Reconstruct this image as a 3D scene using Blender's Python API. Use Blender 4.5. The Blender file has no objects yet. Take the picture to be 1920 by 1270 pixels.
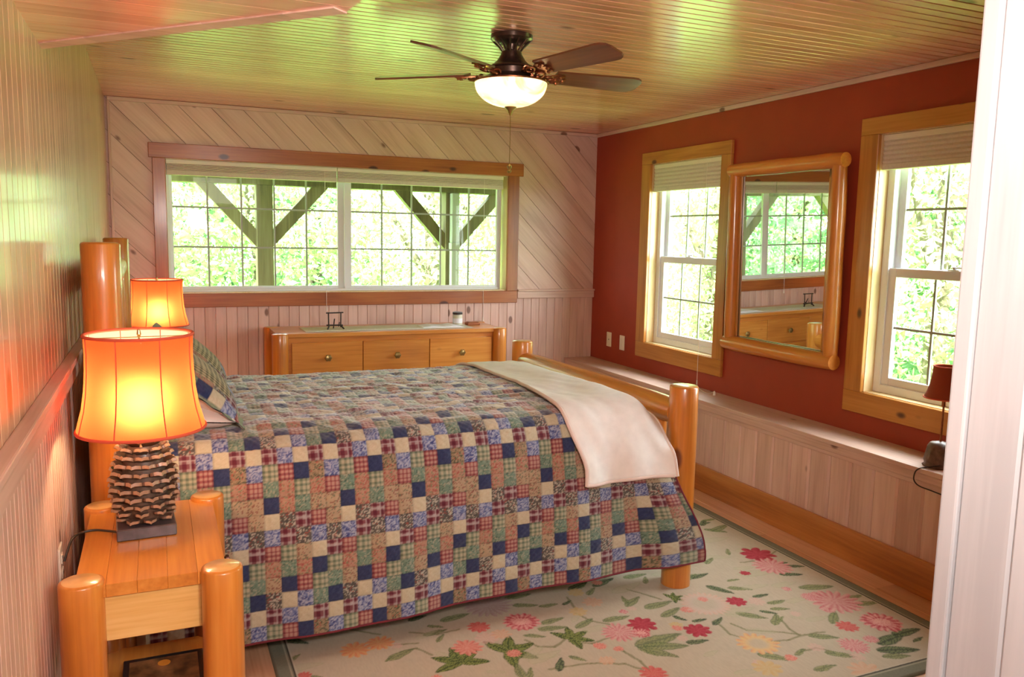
import bpy, bmesh, math, random
import numpy as np
from mathutils import Vector, Matrix
random.seed(7)
PI = math.pi
COL = bpy.context.scene.collection
SC = bpy.context.scene

# ------------------------------------------------------------ camera
F_PX, YAW, PITCH, ROLL = 1517.438, 0.41446, -0.1245, 0.01962
CAM = Vector((0.27229, -5.90054, 1.55672))
W, H = 3.5935, 2.4          # right wall, ceiling height (back wall y=0, left wall x=0)
def cam_axes():
    cy, sy, cp, sp, cr, sr = math.cos(YAW), math.sin(YAW), math.cos(PITCH), math.sin(PITCH), math.cos(ROLL), math.sin(ROLL)
    f = Vector((sy*cp, cy*cp, sp)); r = Vector((cy, -sy, 0)); u = r.cross(f)
    return cr*r + sr*u, -sr*r + cr*u, f
r_, u_, f_ = cam_axes()
cd = bpy.data.cameras.new('camera'); cam = bpy.data.objects.new('camera', cd); COL.objects.link(cam)
cam.matrix_world = Matrix(((r_.x, u_.x, -f_.x, CAM.x), (r_.y, u_.y, -f_.y, CAM.y), (r_.z, u_.z, -f_.z, CAM.z), (0, 0, 0, 1)))
cd.sensor_width = 36; cd.lens = F_PX*36/1920; cd.clip_start = .05; cd.clip_end = 300
SC.camera = cam

# ------------------------------------------------------------ world, sun, exposure
SC.view_settings.view_transform = 'Standard'; SC.view_settings.look = 'None'
SC.view_settings.gamma = 1; SC.view_settings.use_curve_mapping = False
SC.view_settings.exposure = 0.34
SC.cycles.max_bounces = 10; SC.cycles.diffuse_bounces = 5; SC.cycles.glossy_bounces = 5
SC.cycles.transparent_max_bounces = 24; SC.cycles.transmission_bounces = 8
SC.cycles.caustics_reflective = False; SC.cycles.caustics_refractive = False
SC.cycles.sample_clamp_indirect = 6
wd = bpy.data.worlds.new('sky'); SC.world = wd; wd.use_nodes = True
nt = wd.node_tree; bg = nt.nodes['Background']
bg.inputs['Color'].default_value = (0.90, 0.97, 1.0, 1); bg.inputs['Strength'].default_value = 18.0
def light(name, kind, loc, energy, color=(1, 1, 1), target=None, **kw):
    d = bpy.data.lights.new(name, kind); d.energy = energy; d.color = color
    for k, v in kw.items(): setattr(d, k, v)
    o = bpy.data.objects.new(name, d); COL.objects.link(o); o.location = loc
    if target is not None: o.rotation_euler = (Vector(target)-Vector(loc)).to_track_quat('-Z', 'Y').to_euler()
    return o
light('sun', 'SUN', (0, 0, 20), 46.0, (1, .98, .92), target=(9, 8, 0), angle=math.radians(1.5))
# the camera's flash, then two added fill lights
light('flash', 'AREA', (0.40, -5.93, 1.80), 12, (1, .90, .84), target=(2.0, -1.5, 1.1), size=.2)
light('bounce_fill', 'AREA', (0.80, -5.75, 1.72), 33, (1, .86, .78), target=(1.9, -3.6, 2.4), size=.25)  # added fill, aimed up to brighten the ceiling
light('hall_fill', 'AREA', (1.05, -7.3, 2.33), 14, (1, .9, .82), target=(1.2, -4.6, .6), size=.8)  # added soft fill from behind the camera, no lamp known there
# daylight portals in the three window openings
def portal(loc, target, sx, sy):
    o = light('window_portal', 'AREA', loc, 1, target=target, shape='RECTANGLE', size=sx, size_y=sy); o.data.cycles.is_portal = True
portal((1.575, .16, 1.58), (1.575, -3, 1.58), 2.5, .95)
portal((W+.17, -1.235, 1.45), (0, -1.235, 1.45), .95, 1.4)
portal((W+.17, -3.28, 1.45), (0, -3.28, 1.45), .95, 1.4)

# ------------------------------------------------------------ materials
def new_mat(name):
    m = bpy.data.materials.new(name); m.use_nodes = True
    return m, m.node_tree, m.node_tree.nodes['Principled BSDF']
def N(nt, t, **kw):
    n = nt.nodes.new(t)
    for k, v in kw.items():
        if hasattr(n, k): setattr(n, k, v)
        else: n.inputs[k.replace('_', ' ')].default_value = v
    return n
def plain(name, c, rough=.5, metal=0, coat=0, noise=0, nscale=40, bump=0, spec=.5, emit=None, es=0):
    m, nt, b = new_mat(name); L = nt.links.new
    b.inputs['Base Color'].default_value = (*c, 1); b.inputs['Roughness'].default_value = rough
    b.inputs['Metallic'].default_value = metal; b.inputs['Coat Weight'].default_value = coat
    b.inputs['Coat Roughness'].default_value = .12; b.inputs['Specular IOR Level'].default_value = spec
    if emit: b.inputs['Emission Color'].default_value = (*emit, 1); b.inputs['Emission Strength'].default_value = es
    if noise or bump:
        tc = N(nt, 'ShaderNodeTexCoord'); n = N(nt, 'ShaderNodeTexNoise', Scale=nscale, Detail=4.0); L(tc.outputs['Object'], n.inputs['Vector'])
        if noise:
            r = N(nt, 'ShaderNodeValToRGB'); r.color_ramp.elements[0].position = .3; r.color_ramp.elements[1].position = .7
            r.color_ramp.elements[0].color = (*[x*(1-noise) for x in c], 1); r.color_ramp.elements[1].color = (*[min(1, x*(1+noise)) for x in c], 1)
            L(n.outputs['Fac'], r.inputs['Fac']); L(r.outputs['Color'], b.inputs['Base Color'])
        if bump:
            bp = N(nt, 'ShaderNodeBump', Strength=bump, Distance=.004); L(n.outputs['Fac'], bp.inputs['Height']); L(bp.outputs['Normal'], b.inputs['Normal'])
    return m
def wood(name, dark, mid, light_, axis=0, rough=.45, coat=0.0, crough=.15, knots=.07, kscale=2.4, var=.1, knotc=None, bump=.12, grain=1.0):
    m, nt, b = new_mat(name); L = nt.links.new
    tc = N(nt, 'ShaderNodeTexCoord'); oi = N(nt, 'ShaderNodeObjectInfo')
    mul = N(nt, 'ShaderNodeMath', operation='MULTIPLY'); mul.inputs[1].default_value = 23.0; L(oi.outputs['Random'], mul.inputs[0])
    add = N(nt, 'ShaderNodeVectorMath', operation='ADD'); L(tc.outputs['Object'], add.inputs[0]); L(mul.outputs[0], add.inputs[1])
    def mapped(al, ac):
        mp = N(nt, 'ShaderNodeMapping'); s = [ac]*3; s[axis] = al; mp.inputs['Scale'].default_value = s
        L(add.outputs[0], mp.inputs['Vector']); return mp.outputs['Vector']
    n1 = N(nt, 'ShaderNodeTexNoise', Scale=9.0*grain, Detail=4.0, Distortion=.6); L(mapped(.14, 1), n1.inputs['Vector'])
    n2 = N(nt, 'ShaderNodeTexNoise', Scale=80.0*grain, Detail=3.0); L(mapped(.04, 1), n2.inputs['Vector'])
    a = N(nt, 'ShaderNodeMix', data_type='FLOAT'); a.inputs[0].default_value = .35; L(n1.outputs['Fac'], a.inputs[2]); L(n2.outputs['Fac'], a.inputs[3])
    r = N(nt, 'ShaderNodeValToRGB'); e = r.color_ramp.elements
    e[0].position = .36; e[0].color = (*dark, 1); e[1].position = .66; e[1].color = (*light_, 1)
    x = e.new(.5); x.color = (*mid, 1)
    L(a.outputs[0], r.inputs['Fac'])
    out = r.outputs['Color']
    if knots:
        v = N(nt, 'ShaderNodeTexVoronoi', Scale=kscale); L(mapped(.55, 1), v.inputs['Vector'])
        mr = N(nt, 'ShaderNodeMapRange', interpolation_type='SMOOTHSTEP'); L(v.outputs['Distance'], mr.inputs['Value'])
        mr.inputs['From Min'].default_value = knots*.55; mr.inputs['From Max'].default_value = knots; mr.inputs['To Min'].default_value = .92; mr.inputs['To Max'].default_value = 0
        mx = N(nt, 'ShaderNodeMix', data_type='RGBA'); L(mr.outputs['Result'], mx.inputs[0]); L(out, mx.inputs[6])
        mx.inputs[7].default_value = (*(knotc or [c*.28 for c in dark]), 1); out = mx.outputs[2]
    hs = N(nt, 'ShaderNodeHueSaturation'); vr = N(nt, 'ShaderNodeMapRange'); L(oi.outputs['Random'], vr.inputs['Value'])
    vr.inputs['To Min'].default_value = 1-var; vr.inputs['To Max'].default_value = 1+var
    L(vr.outputs['Result'], hs.inputs['Value']); L(out, hs.inputs['Color']); L(hs.outputs['Color'], b.inputs['Base Color'])
    b.inputs['Roughness'].default_value = rough; b.inputs['Coat Weight'].default_value = coat; b.inputs['Coat Roughness'].default_value = crough
    if bump:
        bp = N(nt, 'ShaderNodeBump', Strength=bump, Distance=.003); L(a.outputs[0], bp.inputs['Height']); L(bp.outputs['Normal'], b.inputs['Normal'])
        if coat: L(bp.outputs['Normal'], b.inputs['Coat Normal'])
    return m
def attr_mat(name, rough=.85, bump_scale=0, bump=.2, sheen=0, dist=.004):
    m, nt, b = new_mat(name); L = nt.links.new
    a = N(nt, 'ShaderNodeAttribute', attribute_name='Col'); L(a.outputs['Color'], b.inputs['Base Color'])
    b.inputs['Roughness'].default_value = rough; b.inputs['Specular IOR Level'].default_value = .25; b.inputs['Sheen Weight'].default_value = sheen
    if bump_scale:
        tc = N(nt, 'ShaderNodeTexCoord'); n = N(nt, 'ShaderNodeTexNoise', Scale=bump_scale, Detail=3.0); L(tc.outputs['Object'], n.inputs['Vector'])
        bp = N(nt, 'ShaderNodeBump', Strength=bump, Distance=dist); L(n.outputs['Fac'], bp.inputs['Height']); L(bp.outputs['Normal'], b.inputs['Normal'])
    return m
M = {}
WW = dict(dark=(.56, .355, .28), mid=(.67, .455, .375), light_=(.73, .52, .44), knotc=(.17, .075, .045))
for ax, n in enumerate('xyz'):
    M['white_'+n] = wood('whitewashed_pine_'+n, axis=ax, rough=.5, coat=.15, crough=.3, knots=.115, kscale=5.6, var=.07, **WW)
    M['log_'+n] = wood('log_pine_'+n, (.47, .145, .018), (.60, .205, .028), (.70, .28, .048), axis=ax, rough=.35, coat=.5, crough=.12, knots=.13, kscale=3.6, var=.06, knotc=(.16, .035, .01), bump=.05)
    M['gold_'+n] = wood('golden_casing_'+n, (.38, .140, .024), (.49, .20, .034), (.58, .26, .052), axis=ax, rough=.35, coat=.4, crough=.15, knots=.14, kscale=5.5, var=.06, knotc=(.07, .02, .008), bump=.06)
    M['redtrim_'+n] = wood('red_stained_casing_'+n, (.27, .070, .02), (.37, .11, .028), (.45, .15, .04), axis=ax, rough=.35, coat=.4, crough=.15, knots=.15, kscale=6.0, var=.06, knotc=(.05, .012, .008), bump=.06)
M['ceiling'] = wood('varnished_ceiling_pine', (.65, .275, .16), (.77, .38, .245), (.83, .465, .32), axis=0, rough=.4, coat=1.0, crough=.18, knots=.12, kscale=3.4, var=.1, knotc=(.14, .05, .02), bump=.035)
M['leftwall'] = wood('varnished_wall_pine', (.46, .26, .15), (.56, .34, .21), (.62, .41, .27), axis=2, rough=.4, coat=.6, crough=.14, knots=.12, kscale=3.4, var=.08, knotc=(.2, .08, .03), bump=.08)
M['bare'] = wood('bare_pine_jamb', (.62, .42, .2), (.75, .56, .3), (.82, .64, .38), axis=2, rough=.4, coat=.3, knots=0, var=.04, bump=.04)
M['floor'] = wood('floor_pine', (.56, .29, .16), (.68, .39, .235), (.76, .47, .30), axis=1, rough=.35, coat=.5, crough=.15, knots=.09, kscale=3, var=.12, knotc=(.1, .03, .015), bump=.05)
M['oak'] = wood('baseboard_pine', (.35, .125, .03), (.47, .18, .04), (.56, .24, .06), axis=1, rough=.35, coat=.4, knots=.06, kscale=3, var=.05, knotc=(.07, .02, .01), bump=.05)
M['jambwhite'] = wood('pale_painted_pine', (.34, .345, .36), (.39, .395, .41), (.42, .425, .44), axis=2, rough=.45, coat=.1, knots=.075, kscale=2.2, var=.03, knotc=(.45, .38, .36), bump=.05)
M['drawer'] = wood('pale_yellow_pine_drawer', (.62, .34, .09), (.74, .45, .14), (.82, .55, .21), axis=0, rough=.35, coat=.5, knots=0, var=.03, bump=.04, grain=1.6)
M['orangewood_x'] = wood('orange_pine_x', (.52, .18, .03), (.64, .24, .04), (.74, .32, .065), axis=0, rough=.3, coat=.5, knots=.07, kscale=2.4, var=.05, knotc=(.16, .04, .01), bump=.03)
M['orangewood_y'] = wood('orange_pine_y', (.52, .18, .03), (.64, .24, .04), (.74, .32, .065), axis=1, rough=.3, coat=.5, knots=0, var=.05, bump=.03)
M['endgrain'] = plain('pine_end_grain', (.72, .42, .16), .3, coat=.7, noise=.12, nscale=30)
M['red'] = plain('terracotta_red_paint', (.35, .047, .018), .55, noise=.05, nscale=6, spec=.4)
M['dark'] = plain('dark_gap', (.18, .10, .06), .8)
M['backing'] = plain('wall_backing', (.4, .3, .24), .8)
M['vinyl'] = plain('white_vinyl', (.78, .80, .84), .35)
M['muntin'] = plain('grey_grille', (.36, .39, .33), .4)
M['groove'] = plain('dark_groove', (.07, .035, .02), .8)
M['shade'] = plain('cellular_fabric', (.66, .60, .52), .8, noise=.05, nscale=90)
M['shade_rail'] = plain('cream_rail', (.82, .76, .64), .45)
M['cordm'] = plain('white_cord', (.8, .74, .66), .6)
M['plate'] = plain('cream_plastic', (.86, .78, .66), .35)
M['slot'] = plain('socket_dark', (.12, .1, .08), .5)
M['bronze'] = plain('brushed_bronze', (.13, .085, .07), .28, metal=.85, noise=.2, nscale=30)
M['copper'] = plain('worn_copper_bronze', (.34, .13, .06), .3, metal=.9, noise=.3, nscale=60)
M['brass'] = plain('antique_brass', (.38, .27, .10), .3, metal=.9)
M['blade'] = wood('walnut_blade', (.085, .026, .014), (.14, .045, .022), (.19, .065, .03), axis=0, rough=.35, coat=.5, knots=0, var=.05, bump=.03)
M['blackmetal'] = plain('black_iron', (.03, .022, .018), .4, metal=.3)
M['cable'] = plain('brown_cable', (.03, .018, .012), .5)
M['cone'] = plain('pinecone_resin', (.13, .07, .045), .45, coat=.15, noise=.35, nscale=60)
M['conetip'] = plain('pinecone_tip', (.34, .2, .12), .45, coat=.2, noise=.25, nscale=90)
M['slate'] = plain('dark_slate_base', (.07, .05, .055), .35, coat=.3, noise=.4, nscale=35)
M['throw'] = plain('cream_fleece', (.82, .78, .745), .95, noise=.04, nscale=25, bump=.15)
M['hem'] = plain('peach_hem', (.74, .60, .54), .95)
M['whitecloth'] = plain('white_cotton', (.74, .70, .66), .9)
M['lace'] = plain('lace_runner', (.66, .61, .52), .9, noise=.1, nscale=120, bump=.4)
M['binding'] = plain('burgundy_binding', (.16, .02, .03), .9)
M['mattress'] = plain('mattress_ticking', (.6, .57, .5), .9)
M['grass'] = plain('lawn', (.16, .30, .05), .95, noise=.4, nscale=2)
M['bark'] = plain('bark', (.10, .075, .05), .9, noise=.4, nscale=12)
M['porch'] = wood('weathered_porch_timber', (.10, .085, .04), (.16, .135, .06), (.22, .19, .10), axis=2, rough=.7, knots=.05, kscale=3, var=.08, bump=.2)
M['pipe'] = plain('grey_downspout', (.42, .46, .42), .4)
M['paper'] = plain('paper', (.8, .8, .84), .7)
M['jarlabel'] = plain('jar_label', (.62, .58, .45), .5)
M['roofm'] = plain('porch_ceiling', (.35, .3, .2), .7)
M['booknight'] = plain('black_cover', (.02, .018, .02), .25, coat=.4)
M['bookart'] = plain('brown_cover_art', (.2, .09, .035), .35, noise=.7, nscale=25)
M['sunart'] = plain('orange_sun_print', (.8, .3, .04), .35)
M['cardwood'] = plain('reddish_wood_box', (.35, .12, .05), .4)

def glass_mat():
    m = bpy.data.materials.new('window_glass'); m.use_nodes = True; nt = m.node_tree; nt.nodes.clear(); L = nt.links.new
    o = N(nt, 'ShaderNodeOutputMaterial'); t = N(nt, 'ShaderNodeBsdfTransparent'); g = N(nt, 'ShaderNodeBsdfGlossy'); g.inputs['Roughness'].default_value = .02
    t.inputs['Color'].default_value = (.95, .97, .96, 1)
    fr = N(nt, 'ShaderNodeFresnel', IOR=1.35); mx = N(nt, 'ShaderNodeMixShader')
    ge = N(nt, 'ShaderNodeNewGeometry'); iv = N(nt, 'ShaderNodeMath', operation='SUBTRACT'); iv.inputs[0].default_value = 1.0; L(ge.outputs['Backfacing'], iv.inputs[1])
    ml = N(nt, 'ShaderNodeMath', operation='MULTIPLY'); L(fr.outputs[0], ml.inputs[0]); L(iv.outputs[0], ml.inputs[1])      # reflect at the entering face only
    L(ml.outputs[0], mx.inputs[0]); L(t.outputs[0], mx.inputs[1]); L(g.outputs[0], mx.inputs[2]); L(mx.outputs[0], o.inputs['Surface']); return m
M['glass'] = glass_mat()
def mirror_mat():
    m, nt, b = new_mat('mirror_silver'); b.inputs['Metallic'].default_value = 1; b.inputs['Roughness'].default_value = .01
    b.inputs['Base Color'].default_value = (.74, .76, .74, 1); return m
M['mirror'] = mirror_mat()
def shade_mat(name, col, inner):
    m = bpy.data.materials.new(name); m.use_nodes = True; nt = m.node_tree; nt.nodes.clear(); L = nt.links.new
    o = N(nt, 'ShaderNodeOutputMaterial'); d = N(nt, 'ShaderNodeBsdfDiffuse'); tr = N(nt, 'ShaderNodeBsdfTranslucent'); d2 = N(nt, 'ShaderNodeBsdfDiffuse')
    d.inputs['Color'].default_value = (*col, 1); tr.inputs['Color'].default_value = (*col, 1); d2.inputs['Color'].default_value = (*inner, 1)
    a = N(nt, 'ShaderNodeMixShader'); a.inputs[0].default_value = .6; L(d.outputs[0], a.inputs[1]); L(tr.outputs[0], a.inputs[2])
    rf = N(nt, 'ShaderNodeBsdfRefraction', IOR=1.6, Roughness=1.0); rf.inputs['Color'].default_value = (1, .50, .16, 1)
    c = N(nt, 'ShaderNodeMixShader'); c.inputs[0].default_value = .35; L(d2.outputs[0], c.inputs[1]); L(tr.outputs[0], c.inputs[2])
    g = N(nt, 'ShaderNodeNewGeometry'); mx = N(nt, 'ShaderNodeMixShader'); L(g.outputs['Backfacing'], mx.inputs[0]); L(a.outputs[0], mx.inputs[1]); L(c.outputs[0], mx.inputs[2])
    fin = N(nt, 'ShaderNodeMixShader'); fin.inputs[0].default_value = .12; L(mx.outputs[0], fin.inputs[1]); L(rf.outputs[0], fin.inputs[2])
    L(fin.outputs[0], o.inputs['Surface']); return m
M['lampshade'] = shade_mat('orange_silk', (.88, .115, .038), (.97, .90, .80))
M['lamptrim'] = plain('coral_braid', (.62, .10, .05), .8)
M['bulb'] = plain('lit_bulb', (1, 1, 1), .5, emit=(1, .64, .34), es=135)
def bowl_mat():
    m, nt, b = new_mat('lit_alabaster_bowl'); L = nt.links.new
    tc = N(nt, 'ShaderNodeTexCoord'); n = N(nt, 'ShaderNodeTexNoise', Scale=5.0, Detail=3.0, Distortion=1.5); L(tc.outputs['Object'], n.inputs['Vector'])
    r = N(nt, 'ShaderNodeValToRGB'); r.color_ramp.elements[0].color = (1, .56, .18, 1); r.color_ramp.elements[0].position = .33; r.color_ramp.elements[1].color = (1, .86, .55, 1); r.color_ramp.elements[1].position = .5
    L(n.outputs['Fac'], r.inputs['Fac']); L(r.outputs['Color'], b.inputs['Emission Color']); L(r.outputs['Color'], b.inputs['Base Color'])
    b.inputs['Emission Strength'].default_value = 1.3; b.inputs['Roughness'].default_value = .25; return m
M['bowl'] = bowl_mat()
def leaf_mat(name, c1, c2):
    m = bpy.data.materials.new(name); m.use_nodes = True; nt = m.node_tree; nt.nodes.clear(); L = nt.links.new
    o = N(nt, 'ShaderNodeOutputMaterial'); d = N(nt, 'ShaderNodeBsdfDiffuse'); tr = N(nt, 'ShaderNodeBsdfTranslucent')
    tc = N(nt, 'ShaderNodeTexCoord'); n = N(nt, 'ShaderNodeTexNoise', Scale=1.6, Detail=3.0); L(tc.outputs['Object'], n.inputs['Vector'])
    r = N(nt, 'ShaderNodeValToRGB'); r.color_ramp.elements[0].color = (*c1, 1); r.color_ramp.elements[0].position = .35; r.color_ramp.elements[1].color = (*c2, 1); r.color_ramp.elements[1].position = .65
    L(n.outputs['Fac'], r.inputs['Fac']); L(r.outputs['Color'], d.inputs['Color']); L(r.outputs['Color'], tr.inputs['Color'])
    mx = N(nt, 'ShaderNodeMixShader'); mx.inputs[0].default_value = .45; L(d.outputs[0], mx.inputs[1]); L(tr.outputs[0], mx.inputs[2]); L(mx.outputs[0], o.inputs['Surface']); return m
M['leaf_a'] = leaf_mat('maple_leaves', (.24, .385, .13), (.44, .58, .28))
M['leaf_b'] = leaf_mat('spruce_needles', (.10, .22, .10), (.26, .42, .20))

# ------------------------------------------------------------ mesh helpers
class MB:
    def __init__(s): s.v = []; s.f = []; s.m = []
    def add(s, vs, fs, mi=0):
        o = len(s.v); s.v += [tuple(v) for v in vs]; s.f += [tuple(i+o for i in f) for f in fs]; s.m += [mi]*len(fs); return s
    def box(s, x0, x1, y0, y1, z0, z1, c=0, mi=0):
        if c <= 0:
            vs = [(x, y, z) for x in (x0, x1) for y in (y0, y1) for z in (z0, z1)]
            return s.add(vs, [(0, 1, 3, 2), (4, 6, 7, 5), (0, 4, 5, 1), (2, 3, 7, 6), (0, 2, 6, 4), (1, 5, 7, 3)], mi)
        bm = bmesh.new(); bmesh.ops.create_cube(bm, size=1)
        for v in bm.verts: v.co = ((x0+x1)/2+v.co.x*(x1-x0), (y0+y1)/2+v.co.y*(y1-y0), (z0+z1)/2+v.co.z*(z1-z0))
        bmesh.ops.bevel(bm, geom=bm.edges[:], offset=c, segments=2 if c > .003 else 1, affect='EDGES', profile=.6)
        bm.verts.index_update(); s.add([v.co.copy() for v in bm.verts], [[v.index for v in f.verts] for f in bm.faces], mi); bm.free(); return s
    def lathe(s, prof, n=24, c=(0, 0, 0), mi=0, wob=None, cap=True, axis=2):
        vs = []; k = len(prof)
        for i in range(n):
            a = 2*PI*i/n
            for j, (r, z) in enumerate(prof):
                rr = r*(1+(wob(a, z) if wob else 0)); p = (rr*math.cos(a), rr*math.sin(a), z)
                if axis == 1: p = (p[0], p[2], -p[1])
                if axis == 0: p = (p[2], p[0], p[1])
                vs.append((c[0]+p[0], c[1]+p[1], c[2]+p[2]))
        fs = [(i*k+j, ((i+1) % n)*k+j, ((i+1) % n)*k+j+1, i*k+j+1) for i in range(n) for j in range(k-1)]
        if cap:
            if prof[0][0] > 1e-6: fs.append(tuple(i*k for i in range(n))[::-1])
            if prof[-1][0] > 1e-6: fs.append(tuple(i*k+k-1 for i in range(n)))
        return s.add(vs, fs, mi)
    def tube(s, pts, r, n=8, mi=0):
        P = [Vector(p) for p in pts]; vs = []; up = Vector((0, 0, 1)); prev = None
        for i, p in enumerate(P):
            t = (P[min(i+1, len(P)-1)]-P[max(i-1, 0)]).normalized()
            a = t.cross(up)
            if a.length < .05: a = t.cross(Vector((0, 1, 0)))
            a.normalize()
            if prev is not None and a.dot(prev) < 0: a = -a
            prev = a; b = t.cross(a); rr = r[i] if isinstance(r, (list, tuple)) else r
            vs += [p+a*rr*math.cos(2*PI*k/n)+b*rr*math.sin(2*PI*k/n) for k in range(n)]
        m = len(P)
        fs = [(i*n+k, i*n+(k+1) % n, (i+1)*n+(k+1) % n, (i+1)*n+k) for i in range(m-1) for k in range(n)]
        fs += [tuple(range(n))[::-1], tuple((m-1)*n+k for k in range(n))]
        return s.add(vs, fs, mi)
    def prism(s, poly, z0, z1, fr=lambda u, v, d: (u, v, d), mi=0):
        n = len(poly); vs = [fr(u, v, z0) for u, v in poly]+[fr(u, v, z1) for u, v in poly]
        return s.add(vs, [tuple(range(n))[::-1], tuple(range(n, 2*n))]+[(i, (i+1) % n, n+(i+1) % n, n+i) for i in range(n)], mi)
    def mesh(s, name, mats, smooth=False, angle=None):
        me = bpy.data.meshes.new(name); me.from_pydata(s.v, [], s.f)
        for m in (mats if isinstance(mats, (list, tuple)) else [mats]): me.materials.append(m)
        me.polygons.foreach_set('material_index', s.m)
        bm = bmesh.new(); bm.from_mesh(me); bmesh.ops.recalc_face_normals(bm, faces=bm.faces)
        if smooth:
            for f in bm.faces: f.smooth = True
            for e in bm.edges:
                if len(e.link_faces) == 2 and e.calc_face_angle() > math.radians(angle or 40): e.smooth = False
        bm.to_mesh(me); bm.free(); return me
    def build(s, name, mats, parent=None, smooth=False, loc=None, rot=None, angle=None):
        return obj(name, s.mesh(name, mats, smooth, angle), parent, loc, rot)
def smooth(pts, n=3):
    for _ in range(n):
        q = [pts[0]]
        for a, b in zip(pts[:-1], pts[1:]): q += [tuple(a[i]*.75+b[i]*.25 for i in range(3)), tuple(a[i]*.25+b[i]*.75 for i in range(3))]
        pts = q+[pts[-1]]
    return pts
def obj(name, me, parent=None, loc=None, rot=None, scale=None):
    o = bpy.data.objects.new(name, me); COL.objects.link(o)
    if parent: o.parent = parent
    if loc: o.location = loc
    if rot: o.rotation_euler = rot
    if scale: o.scale = scale
    return o
def tag(o, label=None, cat=None, group=None, kind=None):
    if label: o['label'] = label
    if cat: o['category'] = cat
    if group: o['group'] = group
    if kind: o['kind'] = kind
    return o
def thing(name, label, cat, loc=(0, 0, 0), rz=0, group=None, kind=None):
    return tag(obj(name, None, None, loc, (0, 0, rz)), label, cat, group, kind)
def copy_tree(o, parent=None):
    c = o.copy(); COL.objects.link(c)
    if parent: c.parent = parent
    for ch in list(o.children): copy_tree(ch, c)
    return c
def hashn(ix, iy, seed):
    h = (ix.astype(np.int64)*374761393+iy.astype(np.int64)*668265263+seed*1274126177) & 0x7fffffff
    h = (h ^ (h >> 13))*1274126177 & 0x7fffffff
    return ((h ^ (h >> 16)) & 0xffff)/65535.0
def vnoise(x, y, seed=0):
    x0 = np.floor(x); y0 = np.floor(y); fx = x-x0; fy = y-y0; fx = fx*fx*(3-2*fx); fy = fy*fy*(3-2*fy)
    a = hashn(x0, y0, seed); b = hashn(x0+1, y0, seed); c = hashn(x0, y0+1, seed); d = hashn(x0+1, y0+1, seed)
    return (a*(1-fx)+b*fx)*(1-fy)+(c*(1-fx)+d*fx)*fy
def grid_mesh(name, X, Y, Z, mat, col=None, smooth=True, parent=None):
    nu, nv = X.shape; me = bpy.data.meshes.new(name)
    co = np.stack([X, Y, Z], -1).reshape(-1, 3).astype(np.float32)
    idx = np.arange(nu*nv).reshape(nu, nv)
    q = np.stack([idx[:-1, :-1], idx[1:, :-1], idx[1:, 1:], idx[:-1, 1:]], -1).reshape(-1, 4)
    me.vertices.add(len(co)); me.vertices.foreach_set('co', co.ravel())
    me.loops.add(q.size); me.loops.foreach_set('vertex_index', q.ravel().astype(np.int32))
    me.polygons.add(len(q)); me.polygons.foreach_set('loop_start', (np.arange(len(q))*4).astype(np.int32))
    me.update(calc_edges=True)
    me.polygons.foreach_set('use_smooth', np.full(len(q), smooth))
    me.materials.append(mat)
    if col is not None:
        at = me.color_attributes.new('Col', 'FLOAT_COLOR', 'POINT')
        c4 = np.ones((len(co), 4), np.float32); c4[:, :3] = col.reshape(-1, 3); at.data.foreach_set('color', c4.ravel())
    return obj(name, me, parent)
def bead_profile(w, t, g=.004, cb=.0035, bead=True):
    p = [(0, 0), (0, t-g), (cb, t)]
    if bead:
        m = w/2; p += [(m-.006, t), (m-.0045, t-g*.9), (m-.003, t), (m+.003, t), (m+.0045, t-g*.9), (m+.006, t)]
    return p+[(w-cb, t), (w, t-g), (w, 0)]
def plank_mesh(w, L, t, fr, mat, bead=True, g=.004, cb=.0035):
    return MB().prism(bead_profile(w-.0006, t, g, cb, bead), 0, L, lambda u, d, l: fr(u, l, d)).mesh('plank', mat)
# ============================================================ THE SETTING
# ---- floor
fl = MB().box(-.2, 3.9, -8.3, .2, -.12, -.012).build('floor', M['dark']); tag(fl, 'pinkish orange pine plank floor under the rug and bed', 'floor', kind='structure')
fm = {}
y_starts = [-1.7, -3.6, -5.6, -8.2]
for i in range(28):
    off = (i*0.73) % 1.9
    y = 0.0
    cuts = [0.0, -off-.15, -off-2.2, -off-4.2, -off-6.2]
    for a, b in zip(cuts[:-1], cuts[1:]):
        Ln = round(a-b-.0015, 3)
        key = Ln
        if key not in fm: fm[key] = plank_mesh(.129, Ln, .012, lambda u, l, d: (u, l, d), M['floor'], bead=False, g=.0015, cb=.0015)
        obj('plank', fm[key], fl, (i*.129, b, -.012))
# ---- ceiling
ce = MB().box(-.2, 3.9, -8.3, .2, H+.009, H+.2).build('ceiling', M['groove']); tag(ce, 'varnished tongue and groove pine ceiling above the bed', 'ceiling', kind='structure')
cm = plank_mesh(.0475, W, .012, lambda u, l, d: (l, -u, -d), M['ceiling'], bead=False, g=.001, cb=.001)
for i in range(118): obj('plank', cm, ce, (0, -i*.0555, H+.012))
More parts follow.
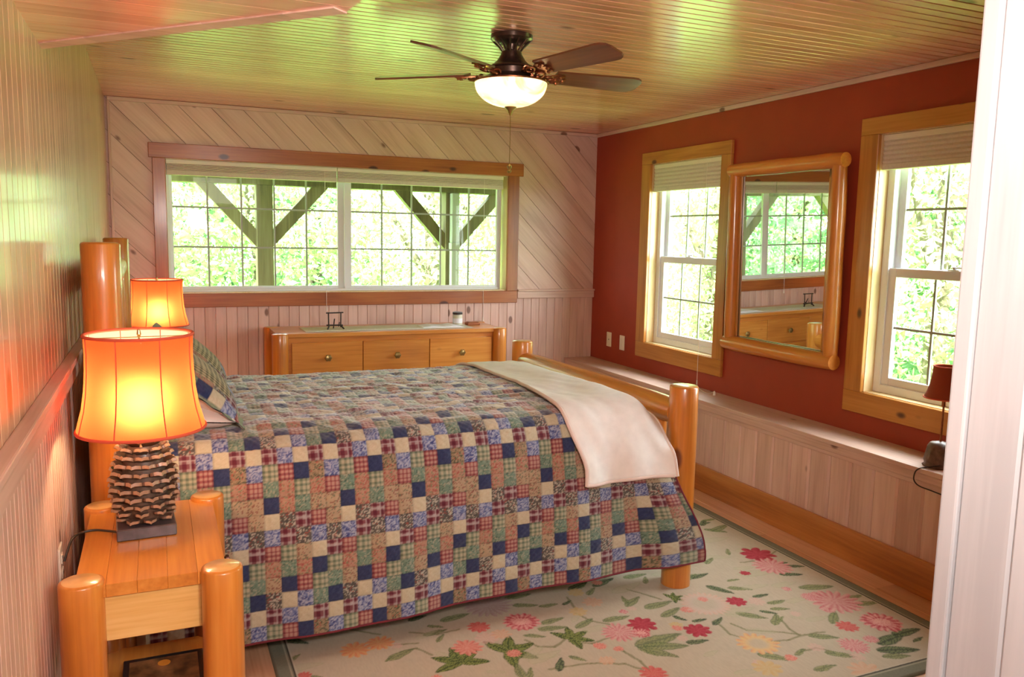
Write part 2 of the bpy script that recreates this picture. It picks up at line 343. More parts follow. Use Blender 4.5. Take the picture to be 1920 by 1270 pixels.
# ---- dropped soffit, front left, with a clipped corner
SP = [(0, -3.246), (.682, -4.008), (.694, -4.126), (.694, -6.6), (0, -6.6)]
so = MB().prism(SP, 2.066, H+.02).build('ceiling_soffit', M['backing']); tag(so, 'dropped pine soffit with clipped corner above the left wall', 'soffit', kind='structure')
def clip(poly, a, b, c):          # keep a*x+b*y<=c
    out = []
    for i in range(len(poly)):
        p, q = poly[i], poly[(i+1) % len(poly)]; dp = a*p[0]+b*p[1]-c; dq = a*q[0]+b*q[1]-c
        if dp <= 0: out.append(p)
        if (dp < 0 < dq) or (dq < 0 < dp):
            t = dp/(dp-dq); out.append((p[0]+(q[0]-p[0])*t, p[1]+(q[1]-p[1])*t))
    return out
for i in range(34):
    y1 = -3.25-i*.1; y0 = y1-.0975
    pl = clip(clip(SP, 0, 1, y1), 0, -1, -y0)
    if len(pl) > 2: MB().prism(pl, 2.053, 2.066).build('plank', M['ceiling'], so)
def strip_poly(p, q, w0, w1):
    d = Vector((q[0]-p[0], q[1]-p[1])).normalized(); n = Vector((-d.y, d.x))
    P, Q = Vector(p), Vector(q); return [tuple(P+n*w0), tuple(Q+n*w0), tuple(Q+n*w1), tuple(P+n*w1)]
d_ = Vector((SP[1][0], SP[1][1]-SP[0][1])); nseg = 5
cutp = [0, .22, .42, .62, .86, 1]
for a, b in zip(cutp[:-1], cutp[1:]):
    p = (SP[0][0]+d_.x*a, SP[0][1]+d_.y*a); q = (SP[0][0]+d_.x*b-.001, SP[0][1]+d_.y*b)
    MB().prism(strip_poly(p, q, -.045, .004), 2.0495, 2.053).build('trim_strip', M['white_x'], so)
MB().box(.655, .698, -6.6, -4.13, 2.0495, 2.053).build('trim_strip', M['white_y'], so)

# ---- back wall with the long window opening
BX0, BX1, BZ0, BZ1 = .345, 2.806, 1.14, 2.03
wb = MB()
for x0, x1, z0, z1 in ((-.2, BX0, -.1, H+.1), (BX1, 3.95, -.1, H+.1), (BX0, BX1, -.1, BZ0), (BX0, BX1, BZ1, H+.1)): wb.box(x0, x1, .012, .15, z0, z1)
wb = wb.build('wall_back', M['dark']); tag(wb, 'whitewashed pine back wall, diagonal boards over vertical beadboard', 'wall', kind='structure')
SQ = math.sqrt(.5)
for k in range(-7, 19):
    s0 = 2.40+.205*k+.003; s1 = s0+.205-.004
    m = MB()
    for x0, x1, z0, z1 in ((0, .31, 1.11, H), (.31, 2.86, 2.08, H), (2.86, W, 1.11, H)):
        pl = [(x0, z0), (x1, z0), (x1, z1), (x0, z1)]
        pl = clip(clip(pl, 1, 1, s1), -1, -1, -s0)
        if len(pl) > 2:
            # into the plank's own frame: local x runs down the board
            loc = [((x-z)*SQ, (x+z)*SQ) for x, z in pl]
            m.prism(loc, 0, .012, lambda u, v, d: (u, d, v))
    if m.v: m.build('plank', M['white_x'], wb, rot=(0, PI/4, 0))
bm_ = plank_mesh(.0705, 1.09, .012, lambda u, l, d: (u, .012-d, l), M['white_z'], bead=False, g=.004, cb=.0035)
for i in range(51): obj('plank', bm_, wb, (i*.0705, 0, 0))
tr = MB().box(0, BX0-.079, -.026, .012, 1.075, 1.13, .003).box(0, BX0-.079, -.038, .012, 1.13, 1.145, .003).build('trim_1', M['white_x']); tag(tr, 'short whitewashed chair rail left of the long window', 'chair rail', kind='structure')
tr = MB().box(BX1+.092, W, -.026, .0, 1.075, 1.13, .003).box(BX1+.092, W, -.038, .0, 1.13, 1.145, .003).build('trim_2', M['white_x']); tag(tr, 'whitewashed chair rail from the long window to the red wall', 'chair rail', kind='structure')
tr = MB().box(.016, W-.001, -.018, 0, H-.026, H-.001, .003).build('trim_3', M['white_x']); tag(tr, 'thin pale strip where the back wall meets the ceiling', 'trim', kind='structure')
tr = MB().box(.013, .03, -.018, 0, .0, H-.026, .003).build('trim_4', M['white_z']); tag(tr, 'thin pale corner strip between back wall and left wall', 'trim', kind='structure')
tr = MB().box(W-.018, W, -8.1, -.001, H-.028, H-.001, .004).build('trim_5', M['white_y']); tag(tr, 'thin pale strip where the red wall meets the ceiling', 'trim', kind='structure')

# ---- left wall
wl = MB().box(-.2, -.0095, -8.3, .15, -.1, H+.1).build('wall_left', M['dark']); tag(wl, 'glossy pine beadboard left wall behind the headboard', 'wall', kind='structure')
up = plank_mesh(.0685, H-1.13, .012, lambda u, l, d: (d-.012, -u, l), M['leftwall'], bead=False, g=.0006, cb=.0006)
lo = plank_mesh(.0405, 1.13, .012, lambda u, l, d: (d-.012, -u, l), M['white_z'], bead=False, g=.0006, cb=.0006)
for i in range(78): obj('plank', up, wl, (0, -i*.0735, 1.13))
for i in range(122): obj('plank', lo, wl, (0, -i*.0455, 0))
tr = MB().box(0, .02, -6.6, -.02, 1.07, 1.135, .003).box(0, .033, -6.6, -.02, 1.135, 1.155, .004).build('trim_6', M['white_y']); tag(tr, 'wide pine chair rail running along the left wall', 'chair rail', kind='structure')

# ---- right wall (red) with two openings
RY = [(-.83, -1.64), (-2.865, -3.70)]; RZ0, RZ1 = .80, 2.10
wr = MB(); ys = [.15, RY[0][0], RY[0][1], RY[1][0], RY[1][1], -8.3]
for a, b in ((0, 1), (2, 3), (4, 5)): wr.box(W, W+.16, ys[b], ys[a], -.1, H+.1)
for y0, y1 in RY: wr.box(W, W+.16, y1, y0, -.1, RZ0).box(W, W+.16, y1, y0, RZ1, H+.1)
wr = wr.build('wall_right', M['red']); tag(wr, 'terracotta red painted wall with two windows and the mirror', 'wall', kind='structure')
# ---- knee wall and ledge below the windows
KX, LZ = 3.365, .579
kw = MB().box(KX+.012, W, -4.7, -.012, 0, LZ-.025).build('wall_knee', M['dark']); tag(kw, 'low whitewashed plank knee wall under the ledge', 'knee wall', kind='structure')
km = plank_mesh(.1375, LZ-.02, .014, lambda u, l, d: (.014-d, -u, l), M['white_z'], bead=False, g=.007, cb=.011)
for i in range(34): obj('plank', km, kw, (KX-.002, -.012-i*.1375, 0))
lg = MB().box(3.335, W, -4.7, -.013, LZ-.022, LZ, .004).build('ledge', M['white_y']); tag(lg, 'whitewashed wooden ledge running below the windows', 'ledge', kind='structure')
tr = MB().box(3.343, KX, -4.7, -.013, LZ-.062, LZ-.022, .006).box(3.353, KX, -4.7, -.013, LZ-.085, LZ-.062, .004).build('trim_7', M['white_y']); tag(tr, 'moulding under the front edge of the ledge', 'moulding', kind='structure')
tr = MB().box(3.346, KX, -4.7, -.013, 0, .165, .004).build('baseboard_right', M['oak']); tag(tr, 'orange stained baseboard along the foot of the knee wall', 'baseboard', kind='structure')
# ---- front wall: the pale planked wall end beside the camera
JX, JY = 1.531, -4.945
wf = MB().box(JX+.014, W, JY-.12, JY-.004, 0, H).box(JX+.014, JX+.13, -8.2, JY-.12, 0, H).build('wall_front', M['backing']); tag(wf, 'pale planked hall wall close to the camera', 'wall', kind='structure')
jm = plank_mesh(.098, H, .014, lambda u, l, d: (.014-d, -u, l), M['jambwhite'], bead=False, g=.004, cb=.005)
for i in range(30): obj('plank', jm, wf, (JX, JY-.028-i*.098, 0))
tr = MB().box(JX-.006, JX+.10, JY-.028, JY+.004, 0, H, .004).build('trim_8', M['jambwhite']); tag(tr, 'pale corner board at the end of the near wall', 'trim', kind='structure')
# ---- the hall behind the camera
wh = MB().box(-.2, 3.9, -8.4, -8.2, -.1, H+.1).build('wall_hall', M['jambwhite']); tag(wh, 'pale hall wall behind the camera', 'wall', kind='structure')

# ============================================================ WINDOWS
def casing(x0, x1, z0, z1, axis, mats, root):
    return MB().box(x0, x1, -.024, -.0005, z0, z1, .003).build('casing', mats[axis], root)
def sash(root, name, x0, x1, z0, z1, y0, y1, fw, cols, rows, fwl=None, fwr=None):
    fwl = fwl or fw; fwr = fwr or fw
    s = MB().box(x0, x0+fwl, y0, y1, z0, z1, .002).box(x1-fwr, x1, y0, y1, z0, z1, .002).box(x0+fwl, x1-fwr, y0, y1, z0, z0+fw, .002).box(x0+fwl, x1-fwr, y0, y1, z1-fw, z1, .002).build(name, M['vinyl'], root)
    gx0, gx1, gz0, gz1 = x0+fwl, x1-fwr, z0+fw, z1-fw; ym = (y0+y1)/2; cw = (gx1-gx0)/cols; rh = (gz1-gz0)/rows
    pm = MB().box(0, cw, ym-.002, ym+.002, 0, rh).mesh('pane', M['glass'])
    for i in range(cols):
        for j in range(rows): obj('pane', pm, s, (gx0+i*cw, 0, gz0+j*rh))
    for i in range(1, cols): MB().box(gx0+i*cw-.006, gx0+i*cw+.006, ym-.005, ym+.005, gz0, gz1).build('muntin', M['muntin'], s)
    for j in range(1, rows): MB().box(gx0, gx1, ym-.0045, ym+.0045, gz0+j*rh-.006, gz0+j*rh+.006).build('muntin', M['muntin'], s)
    return s
def liner(root, x0, x1, z0, z1, mat):
    MB().box(x0-.012, x0+.003, -.001, .16, z0, z1).build('jamb', mat, root); MB().box(x1-.003, x1+.012, -.001, .16, z0, z1).build('jamb', mat, root)
    MB().box(x0, x1, -.001, .16, z1-.003, z1+.012).build('jamb', mat, root); MB().box(x0, x1, -.001, .16, z0-.012, z0+.003).build('jamb', mat, root)
def vframe(root, x0, x1, z0, z1, y0, y1, w):
    MB().box(x0, x0+w, y0, y1, z0, z1, .002).box(x1-w, x1, y0, y1, z0, z1, .002).box(x0+w, x1-w, y0, y1, z0, z0+w, .002).box(x0+w, x1-w, y0, y1, z1-w, z1, .002).build('frame', M['vinyl'], root)
w1 = thing('window_1', 'long sliding window of small panes in the back wall', 'window', kind='structure')
RT = (M['redtrim_x'], M['redtrim_y'], M['redtrim_z'])
casing(.246, 2.932, BZ1, BZ1+.096, 0, RT, w1); casing(BX0-.078, BX0+.001, BZ0-.005, BZ1, 2, RT, w1); casing(BX1-.001, BX1+.091, BZ0-.005, BZ1, 2, RT, w1); casing(BX0-.078, BX1+.091, BZ0-.099, BZ0-.005, 0, RT, w1)
liner(w1, BX0, BX1, BZ0, BZ1, M['bare'])
vframe(w1, BX0+.003, BX1-.03, BZ0+.003, BZ1-.003, .05, .13, .016)
sash(w1, 'sash', BX0+.019, 1.545, BZ0+.018, BZ1-.02, .085, .115, .02, 5, 3, fwr=.05)
sash(w1, 'sash', 1.54, BX1-.046, BZ0+.018, BZ1-.02, .058, .083, .02, 5, 3, fwl=.05)
GT = (M['gold_x'], M['gold_y'], M['gold_z'])
def double_hung(n, yl, yr, label, cr):
    r = thing('window_%d' % n, label, 'window', (W, 0, 0), -PI/2, kind='structure')   # local x = -world y, local y = outward
    x0, x1 = -yl, -yr
    casing(x0-.112, x1+.095, RZ1, RZ1+.085, 0, GT, r); casing(x0-.112, x0+.001, RZ0, RZ1, 2, GT, r); casing(x1-.001, x1+.095, RZ0, RZ1, 2, GT, r); casing(x0-.112, x1+.095, RZ0-.112, RZ0, 0, GT, r)
    liner(r, x0, x1, RZ0, RZ1, M['bare'])
    vframe(r, x0+.003, x1-.003, RZ0+.003, RZ1-.003, .06, .14, .042)
    sash(r, 'sash', x0+.043, x1-.043, 1.40, RZ1-.04, .102, .125, .042, 3, 2)
    s = sash(r, 'sash', x0+.043, x1-.043, RZ0+.04, 1.44, .07, .098, .045, 3, 2)
    MB().box((x0+x1)/2-.03, (x0+x1)/2+.03, .05, .075, 1.44, 1.447, .002).lathe([(.008, 0), (.012, .004), (.012, .012), (0, .014)], 12, ((x0+x1)/2, .062, 1.447)).box((x0+x1)/2, (x0+x1)/2+.035, .058, .066, 1.452, 1.459, .001).build('sash_lock', M['vinyl'], s)
    return r
double_hung(2, *RY[0], 'tall double-hung window between the back wall and mirror', 1.42)
double_hung(3, *RY[1], 'tall double-hung window beside the table lamp on the ledge', 1.42)

# ---- window shades (rolled up cellular blinds) with cords
def shade(label, x0, x1, ztop, zbot, root_loc, rz, y0=.006, y1=.05, cords=(), tassel=None, group='rolled-up cellular window shades'):
    t = thing('window_shade', label, 'window shade', root_loc, rz, group)
    MB().box(x0, x1, y0, y1, ztop-.028, ztop, .003).build('head_rail', M['shade_rail'], t)
    pts = []; n = 5; zt = ztop-.028; zb = zbot+.03; hh = (zt-zb)/n
    prof = [(y0+.006, zb)]
    for i in range(n): prof += [(y0+.001, zb+hh*(i+.5)), (y0+.007, zb+hh*(i+1))]
    prof += [(y1-.006, zt)]+[(y1-.001 if k % 2 else y1-.007, zt-hh*k/2) for k in range(1, 2*n)]+[(y1-.006, zb)]
    MB().prism(prof, x0+.003, x1-.003, lambda u, v, d: (d, u, v)).build('pleated_fabric', M['shade'], t)
    MB().box(x0+.001, x1-.001, y0+.001, y1-.003, zbot, zb, .004).build('bottom_rail', M['shade'], t)
    for cx, zc in cords: MB().tube([(cx, y0-.031, ztop-.03), (cx+.002, y0-.034, (ztop+zc)/2), (cx+.004, y0-.033, zc)], .0017, 6).lathe([(0, -.03), (.005, -.028), (.0035, 0), (0, .002)], 8, (cx+.004, y0-.033, zc)).build('pull_cord', M['cordm'], t)
    return t
shade('left rolled-up pleated shade at the top of the long window', BX0+.005, 1.478, BZ1-.004, 1.925, (0, 0, 0), 0, cords=[(1.385, 1.03)])
shade('right rolled-up pleated shade at the top of the long window', 1.482, BX1-.032, BZ1-.004, 1.925, (0, 0, 0), 0, cords=[(2.60, .93)])
s2 = shade('rolled-up pleated shade in the window nearest the back corner', -RY[0][0]+.005, -RY[0][1]-.005, RZ1-.004, 1.905, (W, 0, 0), -PI/2, cords=[(1.50, .63)])
shade('rolled-up pleated shade in the window beside the mirror, next to the ledge lamp', -RY[1][0]+.005, -RY[1][1]-.005, RZ1-.004, 1.925, (W, 0, 0), -PI/2)
tp = [(3.563, -1.505, .63), (3.55, -1.53, .592), (3.53, -1.60, .5825), (3.50, -1.68, .583), (3.495, -1.735, .586), (3.50, -1.765, .60), (3.503, -1.772, .607)]
tt = MB().tube(smooth(tp), .0017, 6).lathe([(0, 0), (.009, .002), (.0075, .022), (.003, .03), (0, .031)], 10, (3.503, -1.775, .5795)).build('cord_tassel', M['cordm']); tag(tt, 'white blind cord and tassel lying on the ledge', 'cord')
RUG_FLOWERS = [(1.581, -3.077, 0.085, 'rose'), (1.402, -3.056, 0.043, 'red'), (1.304, -3.19, 0.055, 'coral'), (1.4, -3.152, 0.045, 'pale'), (1.465, -3.142, 0.038, 'peach'), (1.506, -2.889, 0.099, 'mauve'), (1.917, -2.915, 0.036, 'yellow'), (1.838, -3.082, 0.038, 'yellow'), (1.939, -3.025, 0.043, 'peach'), (2.027, -3.276, 0.058, 'crimson'), (1.984, -3.336, 0.043, 'rose'), (1.903, -3.299, 0.069, 'pink'), (1.781, -3.365, 0.026, 'coral'), (1.835, -3.412, 0.019, 'coral'), (2.208, -3.4, 0.052, 'crimson'), (2.525, -3.247, 0.043, 'crimson'), (2.384, -3.214, 0.119, 'mum'), (2.362, -3.576, 0.077, 'ring'), (1.861, -3.61, 0.048, 'red'), (2.972, -2.859, 0.083, 'crimson'), (2.938, -3.001, 0.088, 'pink'), (2.76, -3.019, 0.025, 'crimson'), (2.929, -3.404, 0.105, 'pink'), (2.856, -3.325, 0.035, 'pink'), (2.963, -3.623, 0.094, 'rose'), (2.801, -3.599, 0.043, 'red'), (2.703, -3.728, 0.056, 'pink'), (2.805, -3.714, 0.03, 'pink'), (2.598, -3.883, 0.062, 'peach'), (2.273, -3.734, 0.052, 'yellow'), (0.819, -2.851, 0.036, 'crimson'), (0.941, -2.851, 0.034, 'yellow'), (0.908, -3.055, 0.054, 'orange'), (1.006, -3.038, 0.051, 'orange'), (0.702, -3.165, 0.026, 'red'), (2.61, -3.28, 0.036, 'pale'), (2.154, -3.331, 0.027, 'yellow'), (2.142, -3.355, 0.022, 'coral'), (2.557, -2.627, 0.059, 'pale')]
RUG_LEAVES = [(1.244, -3.279, 0.073, 90, 2), (1.437, -3.276, 0.079, 10, 2), (1.581, -3.205, 0.035, -30, 1), (1.703, -3.115, 0.043, 5, 1), (1.674, -3.172, 0.047, -10, 1), (1.707, -3.273, 0.06, 20, 2), (1.55, -3.359, 0.061, 15, 0), (1.521, -3.318, 0.049, 30, 0), (1.42, -3.416, 0.042, 80, 1), (1.45, -3.443, 0.031, 60, 1), (1.325, -2.84, 0.045, 10, 0), (1.343, -2.944, 0.052, 10, 1), (1.665, -2.857, 0.048, 0, 1), (1.659, -2.949, 0.043, -20, 1), (1.769, -2.805, 0.04, -15, 1), (2.018, -3.409, 0.087, 5, 1), (2.018, -3.462, 0.07, -20, 1), (1.969, -3.499, 0.054, -45, 1), (1.929, -3.47, 0.037, -70, 1), (2.288, -3.116, 0.035, 0, 2), (2.191, -3.15, 0.058, 5, 1), (2.2, -3.228, 0.049, 20, 1), (2.54, -2.967, 0.042, 10, 3), (2.117, -2.747, 0.031, 5, 3), (2.178, -2.776, 0.027, 70, 3), (2.083, -2.866, 0.054, 20, 3), (2.153, -2.954, 0.07, 15, 0), (2.255, -2.858, 0.049, 0, 1), (2.276, -2.916, 0.03, 60, 1), (2.079, -3.057, 0.027, 80, 1), (1.956, -3.194, 0.049, 0, 1), (1.842, -3.238, 0.051, 0, 0), (2.201, -3.29, 0.027, -60, 3), (2.269, -3.332, 0.029, 0, 3), (2.333, -3.367, 0.034, 30, 3), (2.666, -3.24, 0.033, 0, 3), (2.686, -3.315, 0.038, 0, 1), (2.652, -3.372, 0.034, -20, 1), (2.586, -3.379, 0.029, -40, 3), (2.591, -3.447, 0.024, 30, 1), (2.657, -3.063, 0.027, 0, 1), (2.626, -3.148, 0.044, -30, 1), (2.707, -3.156, 0.054, -5, 0), (2.484, -3.323, 0.058, 0, 0), (3.045, -3.042, 0.035, -20, 3), (2.958, -3.109, 0.044, -20, 3), (2.964, -3.261, 0.064, -15, 1), (2.845, -3.185, 0.054, 0, 0), (3.053, -3.401, 0.033, 0, 1), (3.055, -3.47, 0.047, -10, 1), (2.738, -3.5, 0.045, 0, 0), (2.646, -3.629, 0.047, -30, 1), (2.601, -3.761, 0.045, -40, 1), (2.47, -3.688, 0.029, 20, 1), (2.475, -3.81, 0.041, 0, 1), (2.886, -3.741, 0.069, 10, 3), (2.838, -3.816, 0.066, -20, 3), (2.991, -3.722, 0.058, 0, 3), (1.005, -2.847, 0.025, 0, 3), (1.063, -2.85, 0.03, -20, 3), (0.705, -2.901, 0.052, -40, 3), (0.687, -3.03, 0.027, 40, 1), (0.715, -3.105, 0.054, 0, 0), (1.229, -3.035, 0.04, 10, 1), (1.233, -3.087, 0.028, 50, 1), (1.192, -3.039, 0.043, 20, 0), (1.058, -3.148, 0.049, 20, 1), (1.2, -2.894, 0.034, 10, 3), (1.01, -3.162, 0.019, 40, 1), (2.895, -2.616, 0.067, 0, 0), (2.759, -2.814, 0.059, -15, 0), (2.692, -2.838, 0.038, 30, 1), (3.032, -2.484, 0.059, 20, 1), (2.853, -2.777, 0.032, 60, 1), (2.953, -2.778, 0.048, 10, 0), (2.814, -3.04, 0.077, -10, 0), (2.786, -3.332, 0.047, 0, 0), (2.4, -2.881, 0.051, 0, 0), (3.056, -2.359, 0.036, 0, 1)]
RUG_STEMS = [[(1.861, -3.61), (1.862, -3.519), (1.844, -3.437), (1.835, -3.412)], [(1.841, -3.571), (1.797, -3.514), (1.689, -3.467), (1.587, -3.451), (1.525, -3.446)], [(2.319, -3.386), (2.31, -3.478), (2.346, -3.529)], [(2.368, -3.405), (2.393, -3.473), (2.522, -3.542), (2.569, -3.58)], [(2.591, -3.447), (2.561, -3.529), (2.563, -3.587)], [(2.408, -3.58), (2.498, -3.598), (2.589, -3.588), (2.676, -3.598)], [(1.14, -3.09), (1.054, -3.074)], [(1.534, -3.218), (1.559, -3.286), (1.615, -3.308), (1.678, -3.275)], [(1.707, -3.309), (1.761, -3.339), (1.894, -3.315)], [(2.827, -2.911), (2.948, -2.922), (3.12, -2.841)], [(1.023, -2.972), (0.895, -2.867), (0.853, -2.869)], [(1.823, -3.091), (1.851, -3.178), (1.915, -3.238)], [(1.86, -2.944), (1.835, -3.07)], [(1.139, -3.0), (1.231, -3.054), (1.323, -3.044)], [(2.144, -2.968), (2.205, -3.067), (2.231, -3.111)], [(2.47, -3.688), (2.55, -3.685), (2.586, -3.73)], [(0.741, -1.786), (0.831, -1.897)], [(1.064, -3.129), (1.122, -3.127), (1.164, -3.194)]]
# ============================================================ OUTSIDE
gr = MB().box(-40, 60, -30, 60, -1.3, -1.1).build('ground', M['grass']); tag(gr, 'sunlit lawn outside the windows', 'ground', kind='structure')
pr = MB().box(-1.5, 5.0, .15, 1.7, 2.42, 2.5).build('porch_roof', M['roofm']); tag(pr, 'porch roof over the long window', 'roof', kind='structure')
pd = MB().box(-1.5, 5.0, .15, 1.3, -.2, -.08).build('porch_deck', M['porch']); tag(pd, 'wooden porch deck outside the back wall', 'deck', kind='structure')
pf = thing('porch_frame', 'timber porch frame with braced posts outside the long window', 'porch', (0, 1.0, 0))
for px in (-.52, 1.085, 2.685, 4.29):
    MB().box(px-.064, px+.064, -.064, .064, -.2, 1.935, .006).build('post', M['porch'], pf)
    for s in (-1, 1):
        MB().prism([(px+s*.055, 1.43), (px+s*.055, 1.57), (px+s*.385, 1.935), (px+s*.515, 1.935)], -.04, .04, lambda u, v, d: (u, d, v)).build('brace', M['porch'], pf)
MB().box(-1.4, 4.9, -.07, .07, 1.935, 2.15, .006).build('beam', M['porch'], pf)
MB().box(-1.4, 4.9, -.05, .09, 2.15, 2.42).build('beam', M['porch'], pf)
ds = MB().box(2.652, 2.722, .86, .93, -.2, 1.46, .01).box(2.647, 2.727, .855, .933, 1.44, 1.50, .008).box(2.652, 2.722, .86, .93, 1.5, 1.93, .01).build('downspout', M['pipe']); tag(ds, 'grey-green metal downspout against the right porch post', 'downspout')

def crown_mesh(kind, seed, n, size):
    rg = np.random.default_rng(seed)
    if kind == 'a':
        nc = 130; u = rg.normal(size=(nc, 3)); u /= np.linalg.norm(u, axis=1)[:, None]
        c = u*np.array([2.3, 2.3, 3.2])*(rg.random((nc, 1))**.4)+np.array([0, 0, 4.2])
        k = rg.integers(0, nc, n); p = c[k]+rg.normal(size=(n, 3))*np.array([.42, .42, .3])
    else:
        h = rg.random(n)**1.25; a = rg.random(n)*2*PI; lay = np.floor(h*16)/16
        r = (1-lay)*2.0*(.25+.75*rg.random(n)**.6)*(1+.25*np.sin(a*5+lay*40))
        p = np.stack([r*np.cos(a), r*np.sin(a), .6+lay*8-.25*r+rg.normal(size=n)*.08], -1)
    d1 = rg.normal(size=(n, 3)); d1 /= np.linalg.norm(d1, axis=1)[:, None]
    d2 = np.cross(d1, rg.normal(size=(n, 3))); d2 /= np.linalg.norm(d2, axis=1)[:, None]
    s = size*(.6+.8*rg.random((n, 1)))
    v = np.stack([p-d1*s, p+d2*s*.5, p+d1*s, p-d2*s*.5], 1).reshape(-1, 3)
    me = bpy.data.meshes.new('crown'); me.vertices.add(len(v)); me.vertices.foreach_set('co', v.astype(np.float32).ravel())
    me.loops.add(4*n); me.loops.foreach_set('vertex_index', np.arange(4*n, dtype=np.int32)); me.polygons.add(n); me.polygons.foreach_set('loop_start', (np.arange(n)*4).astype(np.int32)); me.update(calc_edges=True)
    me.materials.append(M['leaf_a' if kind == 'a' else 'leaf_b']); return me
cr = {'a': [crown_mesh('a', s, 13000, .06) for s in (1, 2)], 'b': [crown_mesh('b', 5, 22000, .062)]}
trunk = {'a': MB().tube([(0, 0, -1.2), (.05, .02, .5), (0, -.04, 2.2), (.1, .05, 4.2), (.05, .1, 6)], [.2, .16, .13, .09, .03], 10).tube([(.0, 0, 1.8), (.6, .3, 3), (1.1, .7, 4)], [.08, .05, .02], 7).tube([(.0, 0, 2.2), (-.7, .1, 3.4), (-1.2, -.3, 4.4)], [.08, .05, .02], 7).mesh('trunk', M['bark'], True),
         'b': MB().tube([(0, 0, -1.2), (0, 0, 3), (0, 0, 8.2)], [.19, .13, .02], 10).mesh('trunk', M['bark'], True)}
TREE_LABELS = ['broadleaf tree behind the left pane columns of the long window', 'broadleaf tree behind the middle of the long window', 'broadleaf tree behind the right half of the long window', 'spruce farther back behind the left half of the long window',
 'broadleaf tree filling the left side of the first tall window', 'spruce farther back behind the downspout and right porch post', 'broadleaf tree close behind the first tall window, right part', 'broadleaf tree nearest the house beyond the mirror wall',
 'broadleaf tree behind the upper sash of the window beside the lamp', 'spruce beyond the window beside the ledge lamp', 'broadleaf tree outside the red wall, out past the near window', 'broadleaf tree far out past the window beside the ledge lamp', 'tall broadleaf tree far behind the first tall window',
 'spruce seen in the mirror beside the window mullion', 'broadleaf tree seen in the mirror behind the nearer spruce', 'spruce farther left among the trees seen in the mirror', 'broadleaf tree at the far left of the woods seen in the mirror', 'tall spruce behind the woods on the porch side', 'tall broadleaf tree at the back of the woods seen in the mirror']
for i, (x, y, k, sc, dz) in enumerate([(-1.2, 8.5, 'a', 1, -1.6), (2.0, 9.5, 'a', 1.05, -1.8), (4.8, 8.0, 'a', .95, -1.5), (.4, 12.5, 'b', 1.1, -1.2), (7.6, 10.5, 'a', 1.1, -2), (3.6, 13, 'b', 1.2, -1.2),
                                       (9.5, 6.0, 'a', 1.0, -1.8), (10.5, 2.2, 'a', 1.0, -1.6), (13, 8.5, 'a', 1.2, -1.8), (13, 4.2, 'b', 1.1, -1.2), (9.2, -1.5, 'a', .9, -1.6), (15.5, 1.0, 'a', 1.2, -1.6), (14.0, 12.5, 'a', 1.2, -1.6),
                                       (-4.2, 7.2, 'b', 1.0, -1.2), (-5.6, 10.5, 'a', 1.1, -1.7), (-8.2, 7.0, 'b', 1.1, -1.2), (-9.5, 11, 'a', 1.2, -1.8), (-2.8, 12, 'b', 1.2, -1.2), (-6.8, 14.5, 'a', 1.3, -1.8)]):
    t = thing('broadleaf_tree' if k == 'a' else 'spruce_tree', TREE_LABELS[i], 'tree', (x, y, -1.1), i*1.3, 'broadleaf trees outside the windows' if k == 'a' else 'spruces outside the windows'); t.scale = (sc, sc, sc)
    tag(obj('crown', cr[k][i % len(cr[k])], t, (0, 0, dz+1.1)), kind='stuff'); obj('trunk', trunk[k], t)

